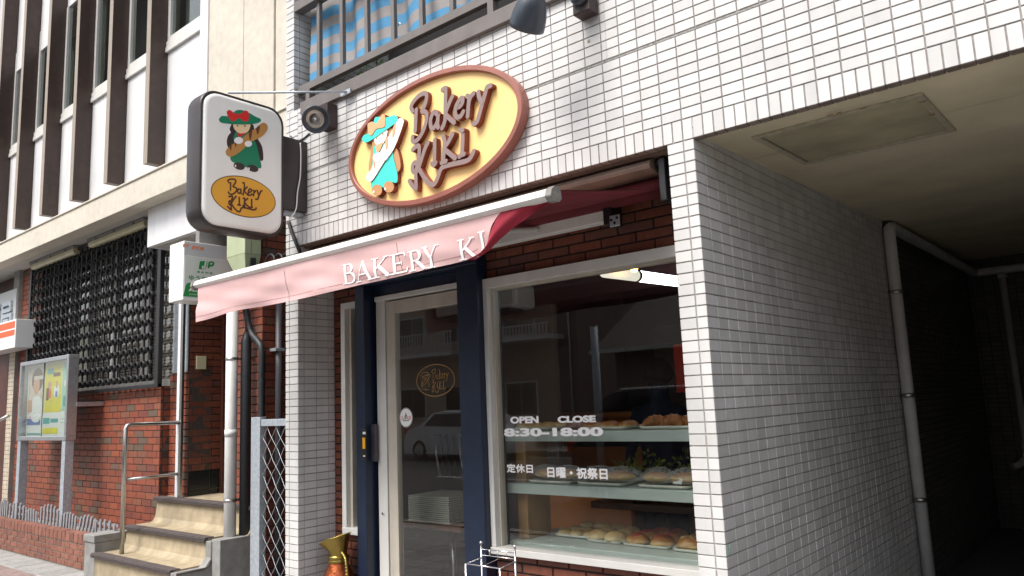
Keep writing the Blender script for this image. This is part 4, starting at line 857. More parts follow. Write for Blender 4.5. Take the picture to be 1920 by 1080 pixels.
def croissant(x, y, z, rot, k):
    m = MB(); pts = []; rs = []
    for i in range(37):
        t = i/36; a_ = -1.25+2.5*t; base = math.sin(math.pi*t)**.8; rid = 1-.22*((t*7.0) % 1.0)
        pts.append(Vector((x,y,z))+Matrix.Rotation(rot,3,'Z') @ Vector((.07*math.sin(a_), .055*math.cos(a_)-.03, .026*base+.006))); rs.append(.004+.032*base*rid)
    m.tube(pts, rs, 14); return tag(m.build('croissant', T['crust']), 'brown ridged croissant on the top shelf near the tiled pillar', 'croissant', 'croissants on the top shelf')
for k, (dx, dy, r_) in enumerate(((-.10,-.04,.3),(.0,-.05,-.2),(.10,-.04,.2),(-.05,.06,.5),(.06,.05,-.4))): croissant(-.48+dx, .55+dy, zl+.008, r_, k)
# leafy pots behind the middle shelf
for i, (x, y, lab) in enumerate(((-.98, 1.0, 'yellow green leafy plant behind the centre of the bread shelf'), (-.60, 1.0, 'yellow green leafy plant beside the tiled pillar inside the window'))):
    t = thing('potted_plant', lab, 'plant', (x, y, .9), 'leafy plants inside the shop')
    m = MB(); m.lathe([(0,.0),(.06,.0),(.08,.12),(.075,.12),(.06,.1),(0,.1)], (x,y,.9), (0,0,1), 20); m.build('pot', T['wooddark'], t)
    m = MB()
    for k in range(230):
        d = Vector((random.gauss(0,1), random.gauss(0,1), random.random()*1.2)).normalized(); c = Vector((x,y,1.03))+Vector((d.x*.20, d.y*.13, d.z*.17))*random.random()**.4; e = (d+Vector((random.gauss(0,.6),random.gauss(0,.6),random.gauss(0,.6)))).normalized()*.034; s2 = e.cross(Vector((random.gauss(0,1),random.gauss(0,1),1))).normalized()*.010
        m.add([c, c+e*.5+s2, c+e, c+e*.5-s2], [(0,1,2,3)])
    m.build('leaves', T['leafy'], t)
bx('plant_ledge', T['wooddark'], SH, -1.3, -.145, .92, 1.12, .86, .9)
# counter, display tables
ct = thing('orange_counter', 'low orange wood bread counter deep inside the shop', 'counter', (-2.0, 2.6, 0)); bx('counter_front', T['orange'], ct, -2.95, -1.05, 2.45, 2.51, .02, 1.36); bx('counter_top', T['orange'], ct, -2.95, -1.0, 2.40, 3.0, 1.36, 1.40); bx('dark_opening', T['dark'], ct, -2.6, -1.3, 2.44, 2.449, 1.12, 1.28)
ct = thing('wood_counter', 'brown wood counter standing behind the window upright', 'counter', (-1.9, 1.5, 0)); bx('counter_front', T['orange'], ct, -2.15, -1.25, 1.30, 1.34, .02, .95); bx('counter_top', T['wood'], ct, -2.18, -1.2, 1.26, 1.75, .95, .99); bx('dark_tray_row', T['dark'], ct, -2.1, -1.3, 1.35, 1.7, .99, 1.03)
# tray table with stacked trays and tongs, behind the door
tt = thing('tray_table', 'small wood topped table on a steel leg behind the door glass', 'table', (-2.35, .85, 0))
bx('table_top', T['wooddark'], tt, -2.72, -2.12, .62, 1.08, .70, .735); MB().tube([(-2.42,.85,.02),(-2.42,.85,.70)], .022, 14).build('leg', T['steel'], tt); MB().lathe([(0,.03),(.03,.03),(.16,.012),(.17,0),(0,0)], (-2.42,.85,.012), (0,0,1), 24).build('foot', T['steel'], tt)
for k in range(13): tag(bx('stacked_tray', T['tray'], None, -2.66+.002*math.sin(k*2), -2.26, .66, 1.0, .737+k*.0135, .747+k*.0135, bevel=.003), 'cream serving tray in the stack on the table behind the door', 'tray', 'serving trays stacked behind the door')
tg = thing('tong_rack', 'steel rack hung with dark tongs behind the door glass', 'rack', (-2.4, .95, .75))
m = MB(); m.tube([(-2.42,.98,.735),(-2.42,.98,1.30)], .008, 8); m.tube([(-2.66,.90,1.30),(-2.10,.90,1.30)], .006, 8); m.tube([(-2.42,.98,1.30),(-2.42,.90,1.30)], .006, 8); m.build('rack_frame', T['steel'], tg)
for k in range(8):
    x = -2.62+k*.06; o = MB().tube([(x,.90,1.31),(x+.03,.88,1.16),(x+.06,.885,1.02)], [.009,.008,.012], 8).build('tongs', T['blackpaint'] if k % 4 else T['steel']); tag(o, 'slim serving tongs hanging on the rack behind the door', 'tongs', 'tongs hanging behind the door')
# air conditioner, tube lamp, bulb
ac = thing('air_conditioner', 'white box air conditioner high inside the shop behind the window', 'air conditioner', (-2.5, 1.45, 2.2))
bx('casing', T['ac'], ac, -2.95, -2.10, 1.25, 1.5, 2.21, 2.39, bevel=.03); bx('outlet', T['darkgrey'], ac, -2.93, -2.16, 1.24, 1.42, 2.185, 2.212, bevel=.004)
tl = thing('tube_lamp', 'white round tube lamp under the dark shop ceiling', 'lamp', (-.8, .8, 2.2)); MB().tube([(-.80,.80,2.2155),(-.80,1.45,2.235)], .033, 24).build('tube', T['tubew'], tl); MB().tube([(-.80,.45,2.205),(-.80,.779,2.2149)], .033, 24).build('end_sleeve', mk('sleeve_glow', (.7,.68,.6), .6, emit=((1,.93,.78), .45)), tl); MB().tube([(-.80,.778,2.2148),(-.80,.802,2.2156)], .036, 24).build('band', T['darkgrey'], tl)  # glow added to whiten the sleeve; tube glow raised to light the shop
bl_ = thing('amber_bulb_lamp', 'small lit amber bulb just below the window head', 'lamp', (-.62, .52, 2.2)); p = pY(.52, 1189, 503)
m = MB(); m.lathe([(0,-.022),(.014,-.018),(.02,-.004),(.016,.012),(.008,.022),(.008,.04),(0,.04)], p, (0,0,1), 16); m.build('bulb', T['bulb'], bl_); MB().tube([p+Vector((0,0,.04)), p+Vector((0,0,.4))], .004, 6).build('wire', T['blackpaint'], bl_)
for i, (u_, v_, sz_, mt, lab) in enumerate(((1072, 720, (.34,.3), 'pcream', 'pale notice pinned on the shop back wall near the reflected pole'), (940, 700, (.5,.42), 'pmint', 'mint notice board on the back wall behind the window corner'), (1282, 690, (.13,.34), 'pred', 'red and white notice beside the tiled pillar inside the shop'))):
    p = pY(4.1 if i < 2 else 1.9, u_, v_); yy = 4.1 if i < 2 else 1.9
    if i == 2: p.x = min(p.x, -.3)
    o = bx('wall_notice', T[mt], None, p.x-sz_[0]/2, p.x+sz_[0]/2, yy-.012, yy, p.z-sz_[1]/2, p.z+sz_[1]/2, bevel=.002); tag(o, lab, 'notice')
# person standing in the shop, seen from behind, dark clothes
def person():
    by_ = 1.75; bx_ = pY(by_, 1230, 692).x
    me = bpy.data.meshes.new('person')
    V = [(0,0,.92),(0,0,1.12),(0,.0,1.34),(0,.01,1.47),(0,.02,1.58),(0,.02,1.68),(-.17,0,1.40),(-.23,-.02,1.16),(-.20,-.14,.98),(.17,0,1.40),(.23,-.02,1.16),(.20,-.14,.98),(-.09,0,.86),(-.10,.01,.47),(-.10,.02,.09),(-.11,-.09,.05),(.09,0,.86),(.10,.01,.47),(.10,.02,.09),(.11,-.09,.05)]
    E_ = [(0,1),(1,2),(2,3),(3,4),(4,5),(2,6),(6,7),(7,8),(2,9),(9,10),(10,11),(0,12),(12,13),(13,14),(14,15),(0,16),(16,17),(17,18),(18,19)]
    RR = [(.15,.11),(.14,.10),(.15,.10),(.055,.055),(.085,.095),(.075,.085),(.06,.06),(.042,.042),(.032,.03),(.06,.06),(.042,.042),(.032,.03),(.085,.09),(.06,.06),(.042,.042),(.04,.03),(.085,.09),(.06,.06),(.042,.042),(.04,.03)]
    me.from_pydata([(bx_+v[0], by_+v[1], v[2]) for v in V], E_, []); o = bpy.data.objects.new('person', me); COL.objects.link(o)
    sk = o.modifiers.new('skin', 'SKIN'); o.modifiers.new('sub', 'SUBSURF').render_levels = 2
    for i, r_ in enumerate(RR): me.skin_vertices[0].data[i].radius = r_
    me.skin_vertices[0].data[0].use_root = True; me.materials.append(T['cloth']); o['label'] = 'person with black hair in dark clothes standing inside the shop'; o['category'] = 'person'; ORG[o.name] = Vector((0,0,0))
    m = MB(); m.grid([[Vector((bx_,by_+.03,1.60))+Vector((p.x,p.y,p.z)) for p in row] for row in bun_mesh(.108,.115,.13,5,wob=.03)], flip=True); m.build('hair', T['hairb'], o)
    for s_ in (-1, 1):
        for f_ in range(4): MB().tube([(bx_+s_*(.195-.012*f_),by_-.155,.965),(bx_+s_*(.19-.012*f_),by_-.185,.93),(bx_+s_*(.18-.012*f_),by_-.185,.905)], [.009,.008,.006], 8).build('finger', T['skinr'], o)
person()

# ================================================================== LEFT OFFICE BUILDING
YL = .85
OB = thing('office_building', 'red brick and white panel office with brown vertical fins next to the shop', 'building', (-8, .85, 0))
LBZ = 3.72; WZ = 1.845
m = MB(); WX1L = -6.727
m.box(-11.05, WX1L, YL+.006, YL+.25, 0, WZ, 1); m.box(-11.05, -10.30, YL+.006, YL+.25, WZ, LBZ, 1)
tiles(m, (0,YL,0), XA, ZA, (0,-1,0), (-11.05, WX1L), (0, WZ), .222, .0725, .008, .006, .002, bond=.41, tilt=.005)
tiles(m, (0,YL,0), XA, ZA, (0,-1,0), (-11.05, -10.30), (WZ, LBZ), .222, .0725, .008, .006, .002, bond=.41, tilt=.005, v0=WZ-.0725*25.448+WZ*0)
tiles(m, (WX1L,0,0), YA, ZA, XA, (YL, 1.0), (0, WZ), .11, .0725, .008, .006, .002, tilt=.005)
m.box(WX1L-.01, -6.33, .956, 1.2, 0, 2.0, 1); tiles(m, (0,.95,0), XA, ZA, (0,-1,0), (WX1L, -6.33), (0, 1.98), .222, .0725, .008, .006, .002, bond=.5, tilt=.005)
m.build('brick_wall', [T['brick'], T['brickgrout']], OB)
# entry: side wall, door, pier
EX = -6.33
m = MB(); m.box(EX-.2, EX-.006, .956, 2.3, .62, 3.4, 1); tiles(m, (EX,0,0), YA, ZA, XA, (.96, 2.2), (.95, 3.4), .222, .0725, .008, .006, .002, bond=.5, tilt=.006); m.build('entry_wall', [T['dbrick'], T['dgrout']], OB)
m = MB(); tiles(m, (EX+.004,0,0), YA, ZA, XA, (.97, 2.2), (.70, .95), .30, .25, .006, .006, .002); m.box(EX-.006, EX-.002, .97, 2.2, .7, .95, 1); m.build('skirting', [T['blacktile'], T['conc']], OB)
m = MB(); m.box(EX-.1, -4.9, 2.2, 2.3, .6, 3.4); m.build('entry_door', T['dark'], OB); bx('door_edge', T['woodd'], OB, EX+.001, EX+.05, 1.31, 1.40, .7, 3.2)
PX1 = -4.796
m = MB(); m.box(-5.30, PX1-.006, YL+.006, 2.2, 0, LBZ, 1)
tiles(m, (0,YL,0), XA, ZA, (0,-1,0), (-5.30, PX1), (0, 3.7), .222, .0725, .008, .006, .002, bond=.5, tilt=.006); tiles(m, (PX1,0,0), YA, ZA, XA, (YL, 1.6), (0, 3.7), .222, .0725, .008, .006, .002, bond=.5, tilt=.006)
m.build('brick_pier', [T['brick'], T['brickgrout']], OB)
bx('alley_wall', T['dark'], OB, -4.9, -3.1, 2.2, 2.3, -.1, 4, bevel=0)
# glazing behind the grille
bx('window_recess', T['dark'], OB, -10.35, -6.72, 1.12, 1.2, WZ, LBZ, bevel=0)
m = MB(); z = WZ+.05
while z < 3.6: m.box(-8.9, -6.80, 1.02, 1.045, z, z+.026); z += .036
m.build('window_blind', T['blind'], OB)
for x in (-10.2, -9.55, -8.93, -8.2, -7.45, -7.33): bx('mullion', T['mull'], OB, x-.035, x+.035, .96, 1.0, WZ, LBZ)
bx('inner_sill', T['mull'], OB, -10.3, -6.75, .955, 1.0, WZ-.01, WZ+.08)
bx('steel_jamb', T['galv'], OB, -6.70, -6.36, .955, 1.05, 1.98, 3.45); bx('window_pane', GLD, OB, -10.3, -6.8, 1.006, 1.01, WZ+.08, LBZ, bevel=0)
bx('pasted_notice', T['curtain'], OB, -9.35, -8.95, .988, .995, 1.9, 2.75); bx('pasted_notice', T['greyboard'], OB, -8.35, -8.15, .985, .992, 1.95, 2.6)
# beam, soffit, upper facade
m = MB(); m.box(-16, -3.62, .42, .60, LBZ, 3.985); m.box(-16, -3.62, .405, .60, 3.985, 4.005); m.build('ledge_beam', T['cream'], OB, bevel=.006)
bx('soffit', T['paleceil'], OB, -16, -3.62, .44, 2.3, LBZ+.002, LBZ+.05, bevel=0)
bx('entry_fascia', T['white'], OB, -6.60, -4.80, .60, 1.7, 3.30, LBZ, bevel=.005); bx('entry_soffit', T['paleceil'], OB, -6.5, -4.85, .66, 2.2, 3.29, 3.299, bevel=0)
UY = .60
fx = [-6.306-.962*k for k in range(9)]
m = MB(); m.box(-16, -5.18, UY+.01, UY+.3, 3.99, 5.37); m.build('spandrel_panel', T['white'], OB)
m = MB(); m.box(-16, -5.18, UY-.012, UY+.02, 4.0, 4.10); m.build('base_trim', T['whitefr'], OB, bevel=.003)
m = MB(); m.box(-16, -5.18, UY-.02, UY+.06, 5.375, 5.43); m.box(-16, -5.18, UY-.012, UY+.06, 5.435, 5.50); m.box(-16, -5.18, UY+.06, UY+.1, 5.37, 5.5); m.build('window_sill', T['whitefr'], OB, bevel=.003)
for k in range(9):
    x1 = (fx[k-1] if k else fx[0]+.962)-.045; x0 = fx[k]+.045
    if k == 0: x1 = -5.2
    blank = None
    zt_ = 7.4 if k < 3 else 7.0
    m = MB(); wdt = .05; m.box(x0, x0+wdt, UY, UY+.06, 5.5, zt_); m.box(x1-wdt, x1, UY, UY+.06, 5.5, zt_); m.box(x0+wdt, x1-wdt, UY, UY+.06, 5.5, 5.55); fo = m.build('window', T['whitefr'], OB, bevel=.003)
    bx('pane', T['carglass'] if 0 else GLD, fo, x0+wdt, x1-wdt, UY+.03, UY+.035, 5.55, zt_, bevel=0)
m = MB(); m.box(-16, -5.18, UY+.01, UY+.3, 7.0, 9.5); m.box(-16, -6.31+.962*0-2.9, UY+.008, UY+.3, 6.7, 7.0); m.build('upper_panel', T['white'], OB)
for k in range(0, 6):
    x1 = fx[k]+.9; x0 = fx[k]+.1; pp_ = [[(x0+(x1-x0)*i/40, UY+.17+.018*math.sin(i*1.1+k), z_) for i in range(41)] for z_ in (5.46, 7.6)]
    if k in (0,1,3,4): MB().grid(pp_).build('curtain', T['curtain'], OB)
bx('room_behind', T['dark'], OB, -16, -5.1, UY+.45, UY+.5, 5.3, 9.4, bevel=0)
for k in range(9):
    m = MB(); m.box(fx[k]-.045, fx[k]+.045, .423, UY+.012, 4.12, 9.5); m.box(fx[k]-.0455, fx[k]+.045, .42, .4235, 4.118, 9.5, 1)
    # left-facing and street edges are beige
    m.build('facade_fin', [T['fin'], T['finedge']], OB)
m = MB()
m.box(-5.20, -5.05, .405, .9, 4.0, 9.5, 1); m.box(-5.05, -4.443, .42, .9, 4.0, 9.5); m.box(-4.437, -3.965, .42, .9, 4.0, 9.5); m.box(-3.96, -3.62, .435, .9, 4.0, 9.5)
m.build('corner_pillar', [T['cream'], T['white']], OB, bevel=.008)
# far left end
m = MB(); m.box(-11.27, -11.05, .80, 1.1, 0, LBZ, 1); tiles(m, (0,.795,0), XA, ZA, (0,-1,0), (-11.27, -11.05), (0, 2.6), .11, .06, .008, .005, .002); m.build('cream_tile_strip', [mk('cream_tile', (.5,.43,.33), .5, isl=.1), T['conc']], OB)
bx('brown_panel', T['woodd'], OB, -16, -11.27, .95, 1.1, 0, LBZ); bx('name_board', T['greyboard'], OB, -14.5, -11.06, .775, .80, 2.62, 3.45)
text_mesh('name_lettering', '便局', T['galv'], OB, (-12.15, .765, 2.86), XA, ZA, .52, bold=.012, ex=.02)
# items on the office building
fl1 = thing('soffit_lamp', 'yellowed strip lamp under the ledge above the far end of the grille', 'lamp', (-9.6, .75, 3.7), 'strip lamps under the ledge')
m = MB(); m.box(-10.38, -8.86, .70, .84, LBZ-.035, LBZ+.001); m.build('housing', T['mull'], fl1, bevel=.008)
m = MB(); pr = [(.71,LBZ-.036),(.715,LBZ-.085),(.735,LBZ-.105),(.80,LBZ-.105),(.825,LBZ-.085),(.83,LBZ-.036)]; m.prism([(-10.36, y, z) for y, z in pr], (1.48,0,0)); m.build('diffuser', T['lens'], fl1, bevel=.012)
for x in (-10.1,-9.6,-9.1): bx('clip', T['blackpaint'], fl1, x-.01, x+.01, .693, .701, LBZ-.05, LBZ-.02)
fl2 = dup(fl1); fl2.location.x += 1.93; fl2['label'] = 'yellowed strip lamp under the ledge beside the white entry fascia'
# grille
GR = thing('window_grille', 'black metal window grille of linked rings on the brick office', 'grille', (-8.5, .78, WZ))
GX0, GX1, GZ0, GZ1 = -10.52, -6.62, 1.83, 3.70
m = MB(); m.box(GX0, GX0+.06, .765, .805, GZ0, GZ1); m.box(GX1-.075, GX1, .76, .81, GZ0, GZ1); m.box(GX0, GX1, .765, .805, GZ0, GZ0+.04); m.box(GX0, GX1, .765, .805, GZ1-.04, GZ1); m.build('frame', T['blackpaint'], GR, bevel=.004)
m = MB(); cx = GX0+.13
blk = mk('ring_metal', (.016,.016,.018), .65, noise=(50,.5)); 
while cx < GX1-.1:
    cz = GZ0+.115
    while cz < GZ1-.05:
        rows = []
        for (r_, y_) in ((.032,.762),(.0385,.762),(.0385,.806),(.032,.806),(.032,.762)): rows.append([(cx+r_*math.cos(2*math.pi*k/12), y_, cz+r_*math.sin(2*math.pi*k/12)) for k in range(13)])
        m.grid(rows); m.bar((cx+.004, .783, cz+.038), (cx+.004, .783, cz+.113), .017, .018); m.tube([(cx+.038, .783, cz), (cx+.109, .783, cz)], .0025, 5)
        cz += .15
    cx += .147
m.build('ring_lattice', blk, GR)
# noticeboard
NB = thing('notice_board', 'aluminium framed glass notice board on two posts before the brick wall', 'notice board', (-8.9, .5, 0))
NX0, NX1, NY0 = pY(.45, 38, 680).x, pY(.45, 129, 664).x, .45
NZ1 = pY(.45, 129, 664).z; NZ0 = pY(.45, 124, 826).z; ND = .115
m = MB(); m.box(NX0, NX1, NY0, NY0+ND, NZ1-.05, NZ1); m.box(NX0, NX1, NY0, NY0+ND, NZ0, NZ0+.05); m.box(NX0, NX0+.05, NY0, NY0+ND, NZ0+.05, NZ1-.05); m.box(NX1-.05, NX1, NY0, NY0+ND, NZ0+.05, NZ1-.05); m.build('case', T['alu'], NB, bevel=.006)
bx('back_board', T['paper'], NB, NX0+.04, NX1-.04, NY0+.085, NY0+.1, NZ0+.04, NZ1-.04, bevel=0)
bx('glass_pane', glass('case_glass', (.93,.96,.95)), NB, NX0+.05, NX1-.05, NY0+.022, NY0+.026, NZ0+.05, NZ1-.05, bevel=0)
bx('pane_joint', T['darkgrey'], NB, (NX0+NX1)/2-.004, (NX0+NX1)/2+.004, NY0+.014, NY0+.02, NZ0+.05, NZ1-.05, bevel=0)
for x in (NX0+.02, NX1-.12): bx('post', T['galv'], NB, x, x+.1, NY0+.01, NY0+.105, -.02, NZ0+.001, bevel=.004)
bx('wall_strut', T['alu'], NB, NX1-.03, NX1+.02, NY0+.1, YL+.004, NZ0+.38, NZ0+.43)
def poster(name, x0, x1, z0, z1, mat, shapes=(), y=None):
    y = NY0+.083 if y is None else y; m = MB(); m.box(x0, x1, y, y+.002, z0, z1, 0)
    mats = [T[mat]]
    for i, (kind, a, b, c_, d, mm) in enumerate(shapes):
        mats.append(T[mm]); X = lambda t: x0+(x1-x0)*t; Z = lambda t: z0+(z1-z0)*t
        if kind == 'r': m.box(X(a), X(b), y-.0004-.0003*i, y, Z(c_), Z(d), len(mats)-1)
        else:
            cxx, czz, rx, rz = X(a), Z(b), (x1-x0)*c_, (z1-z0)*d
            m.prism([(cxx+rx*math.cos(k*.393), y, czz+rz*math.sin(k*.393)) for k in range(16)], (0, -.0005-.0003*i, 0), len(mats)-1)
    return m.build(name, mats, NB)
W_ = NX1-NX0; zz0 = NZ0+.32
poster('poster', NX0+.09, NX0+.62, zz0, NZ1-.07, 'pcream', (('e',.55,.72,.36,.25,'pbrown'),('e',.5,.60,.20,.20,'pskin'),('e',.55,.1,.42,.28,'paper'),('r',.32,.95,.72,.80,'pcream'),('r',.0,.28,.04,.3,'pskin')))
poster('poster', NX0+.64, NX0+1.16, zz0+.01, NZ1-.06, 'pyellow', (('e',.28,.55,.12,.09,'pskin'),('e',.30,.38,.12,.10,'ored'),('r',.10,.25,.25,.5,'pbrown'),('e',.72,.42,.17,.14,'paper'),('e',.72,.56,.07,.08,'pskin'),('r',.66,.78,.30,.42,'pblue'),('r',.5,.9,.72,.80,'pbrown'),('r',.12,.5,.78,.9,'pteal')))
poster('poster', NX0+1.18, NX1-.07, zz0+.02, NZ1-.07, 'pmint', (('e',.95,.80,.30,.18,'pblack'),('e',.92,.55,.24,.24,'pskin'),('r',.62,1.,.0,.26,'pblack'),('r',.78,.86,.02,.2,'paper'),('r',.15,.35,.1,.3,'pteal'),('r',.2,.55,.5,.62,'paper')))
poster('leaflet', NX0+.07, NX0+.55, NZ0+.18, NZ0+.30, 'paper', (('r',.02,.98,.05,.72,'pblue'),('r',.2,.8,.8,.95,'pred')))
poster('leaflet', NX0+.60, NX0+1.12, NZ0+.17, NZ0+.29, 'paper', (('r',.05,.45,.2,.8,'pteal'),('r',.5,.95,.3,.7,'pteal')))
poster('leaflet', NX0+1.15, NX1-.06, NZ0+.15, NZ0+.30, 'paper', (('r',.1,.9,.6,.68,'pmint'),('r',.1,.9,.3,.38,'pmint')))
poster('leaflet', NX0+.62, NX0+1.1, NZ0+.075, NZ0+.145, 'pyellow'); poster('leaflet', NX0+.08, NX0+.58, NZ0+.06, NZ0+.12, 'paper', (('r',.05,.95,.1,.4,'pteal'),))
# post office box sign at far left
p = pY(.55, 29, 620); OSg = thing('striped_post_sign', 'white box sign with two orange red stripes at the far end', 'sign', (p.x-.5, .6, p.z))
zt_ = pY(.55, 29, 598).z; zb_ = pY(.55, 29, 651).z; sx_ = p.x; hh = zt_-zb_
bx('sign_box', T['jwhite'], OSg, sx_-1.6, sx_, .55, .80, zb_, zt_, bevel=.006); bx('stripe', T['ored'], OSg, sx_-1.55, sx_-.03, .547, .5495, zt_-hh*.30, zt_-hh*.06, bevel=0); bx('stripe', T['ored'], OSg, sx_-1.55, sx_-.03, .547, .5495, zt_-hh*.56, zt_-hh*.36, bevel=0)
# grab rail end at far left
p = pY(.3, 0, 788); q = pY(.3, 16, 780); o = MB().tube([p+(p-q)*3, q], .02, 12).build('grab_rail', T['steel']); tag(o, 'short slanted steel grab rail end by the brown doorway', 'rail')
# bank box sign
JX1 = -5.30; JX0 = JX1-.27
a = pX(JX1, 345, 451); b = pX(JX1, 345, 562); r_ = pX(JX1, 436, 470)
JY0, JY1, JZ1, JZ0 = a.y, r_.y+.08, a.z, b.z; zs_ = pX(JX1, 345, 478).z
JB = thing('bank_box_sign', 'white bank box sign with green logo projecting above the entry steps', 'sign', ((JX0+JX1)/2, JY0, JZ0))
bx('sign_body', T['jwhite'], JB, JX0, JX1, JY0, JY1, JZ0, JZ1, bevel=.006); bx('header_panel', T['jgrey'], JB, JX1, JX1+.002, JY0+.005, JY1-.004, zs_+.003, JZ1-.005, bevel=0); bx('sign_face', T['jface'], JB, JX1, JX1+.003, JY0+.012, JY1-.01, JZ0+.02, zs_-.006, bevel=.002)
def q5(p): return pX(JX1+.0034, 310+p[0]/8.308, 440+p[1]/8.308)
m = MB()
def jp(mb, f, ox, oy, s_, mi, x, white=1):
    g_ = lambda pts: [(x, f((ox+p_[0]*s_, oy+p_[1]*s_)).y, f((ox+p_[0]*s_, oy+p_[1]*s_)).z) for p_ in pts]
    mb.prism(g_([(22,0),(118,0),(112,40),(98,100),(72,128),(0,124),(8,60)]), (.0004,0,0), mi)
    mb.prism(g_([(118,4),(140,4),(120,90),(95,126),(62,128),(90,108),(102,80)]), (.0007,0,0), mi)
    J_ = [Vector(v) for v in g_([(112,6),(96,80),(82,106),(62,104),(60,84)])]; mb.ribbon(J_, .016*s_, (1,0,0), .0011, white)
    P_ = [Vector(v) for v in g_([(150,112),(168,18),(210,14),(232,30),(222,62),(190,72),(158,68)])]; mb.ribbon(P_, .016*s_, (1,0,0), .0009, mi, round_=False)
jp(m, q5, 520, 412, 1.0, 0, JX1+.0032); jp(m, q5, 272, 142, .42, 2, JX1+.0024, 3)
m.build('logo', [T['jgreen'], T['jface'], T['jorange'], T['jgrey']], JB)
def jt(body, p0, p1, size_px, mat, sp=1., bold=0.):
    a_, b_ = q5(p0), q5(p1); sz = abs(q5((p0[0], p0[1]-size_px)).z-a_.z); text = text_mesh('sign_lettering', body, mat, JB, a_, (0,(b_-a_).y,0), (0,0,1), sz*1.25, sx=1, bold=bold, ex=.0005, sp=sp)
    xs_ = [v.co.y for v in text.data.vertices]; k = (b_-a_).y/(max(xs_)-min(xs_)); y0 = min(xs_)
    for v in text.data.vertices: v.co.y = y0+(v.co.y-y0)*k
    return text
jt('BANK', (500,590), (742,604), 30, T['jgreen'], 1.6, .001); jt('ゆうちょ銀行', (355,695), (935,745), 68, T['jgreen'], 1, .0008); jt('郵便局', (412,218), (600,236), 46, T['jorange'], 1, .0012)
m = MB(); P = [q5(p_) for p_ in [(275,960),(300,860),(320,780),(350,752),(400,750),(900,775),(900,1000)]]; m.prism([(JX1+.0032, p_.y, p_.z) for p_ in P], (.0005,0,0)); m.build('atm_panel', T['jgreen'], JB)
def q5b(p): return q5(p)
t_ = jt('ATM', (368,875), (600,900), 62, T['jwhite'], 1, .003)
for v in t_.data.vertices: v.co.x += .0012
t_ = jt('JAPAN POST BANK', (368,935), (720,955), 20, T['jface'], 1, .0)
for v in t_.data.vertices: v.co.x += .0012
bx('hanger', T['mull'], JB, JX0+.1, JX1-.1, JY0+.2, JY1-.05, JZ1, LBZ+.004)
# white door post and handrail
HP = thing('white_post', 'white and steel post standing on the landing edge', 'post', (-6.36, .88, .69)); bx('white_face', T['white'], HP, -6.40, -6.345, .86, .90, .69, 3.3); bx('steel_edge', T['steel'], HP, -6.343, -6.31, .865, .895, .69, 3.3)
hr = thing('stair_handrail', 'brushed steel handrail with two bars beside the beige steps', 'handrail', (-6.37, .34, .24))
zt2 = pY(.34, 231, 797).z; zl2 = pY(.34, 232, 900).z
MB().tube([(-6.37,.34,.24),(-6.37,.34,zt2-.03),(-6.37,.355,zt2-.008),(-6.37,.38,zt2),(-6.35,.87,zt2)], .021, 14).build('top_bar', T['steel'], hr); MB().tube([(-6.37,.36,zl2),(-6.35,.87,zl2+.01)], .015, 12).build('lower_bar', T['steel'], hr)
# steps
ST = thing('entry_steps', 'three beige steps with dark ribbed nosings up to the office entry', 'steps', (-5.9, .5, 0))
SX0, SX1 = -6.68, -5.10
prf = [(.22,0),(.22,.20),(.215,.235),(.44,.235),(.475,.245),(.50,.28),(.51,.33),(.52,.415),(.515,.452),(.74,.452),(.775,.462),(.80,.50),(.81,.56),(.82,.66),(.815,.697),(2.2,.697),(2.2,0)]
m = MB(); m.prism([(SX0, y, z) for y, z in prf], (SX1-SX0, 0, 0)); m.prism([(SX1, y, z) for y, z in prf[9:]], (.235, 0, 0)); m.build('treads', T['lino'], ST)
m = MB()
for y, z, x1 in ((.215,.235,SX1), (.515,.452,SX1), (.815,.697,-4.87)):
    m.box(SX0-.012, x1+.004, y-.028, y+.06, z-.001, z+.008); m.box(SX0-.012, x1+.004, y-.030, y+.002, z-.034, z-.001)
    for k in range(3): m.box(SX0-.012, x1+.004, y-.036, y-.030, z-.030+.011*k, z-.024+.011*k)
m.build('nosing', T['nosing'], ST, bevel=.004)
m = MB(); sidep = [(.19,0),(.19,.222),(.44,.222),(.50,.30),(.50,.43),(.74,.43),(.80,.43),(.80,0)]
m.prism([(SX1+.001, y, z) for y, z in sidep], (.10, 0, 0)); m.box(SX1+.103, -4.86, .5, .83, 0, .455); m.build('side_wall', T['conc'], ST, bevel=.006)
m = MB(); m.tube([(SX1+.104, y, z) for y, z in [(.19,.222),(.44,.222),(.47,.235),(.50,.28),(.50,.43),(.53,.43)]], .009, 6); m.build('side_trim', T['nosing'], ST)
# planter
PL = thing('brick_planter', 'low brick planter with rowlock top under the notice board', 'planter', (-8.5, .35, 0))
PZ = .355
m = MB(); m.box(-11.2, -6.93, .337, .43, -.01, PZ-.008, 1); m.box(-11.2, -6.93, .43, .84, -.01, .26, 2)
tiles(m, (0,.33,0), XA, ZA, (0,-1,0), (-11.2, -6.93), (0, .245), .22, .0612, .010, .007, .002, bond=.5, tilt=.008)
tiles(m, (0,.326,0), XA, ZA, (0,-1,0), (-11.2, -6.93), (.25, PZ), .11, .105, .008, .011, .002, v0=.25, tilt=.012)
tiles(m, (0,0,PZ), XA, YA, ZA, (-11.2, -6.93), (.326, .43), .11, .104, .008, .008, .002, v0=.326, tilt=.012)
m.build('brickwork', [T['pbrick'], T['pgrout'], T['conc']], PL)
m = MB(); m.box(-6.93, -6.69, .22, .62, -.01, .33); m.box(-6.94, -6.685, .21, .62, .33, .40); m.build('end_block', T['conc'], PL, bevel=.006)
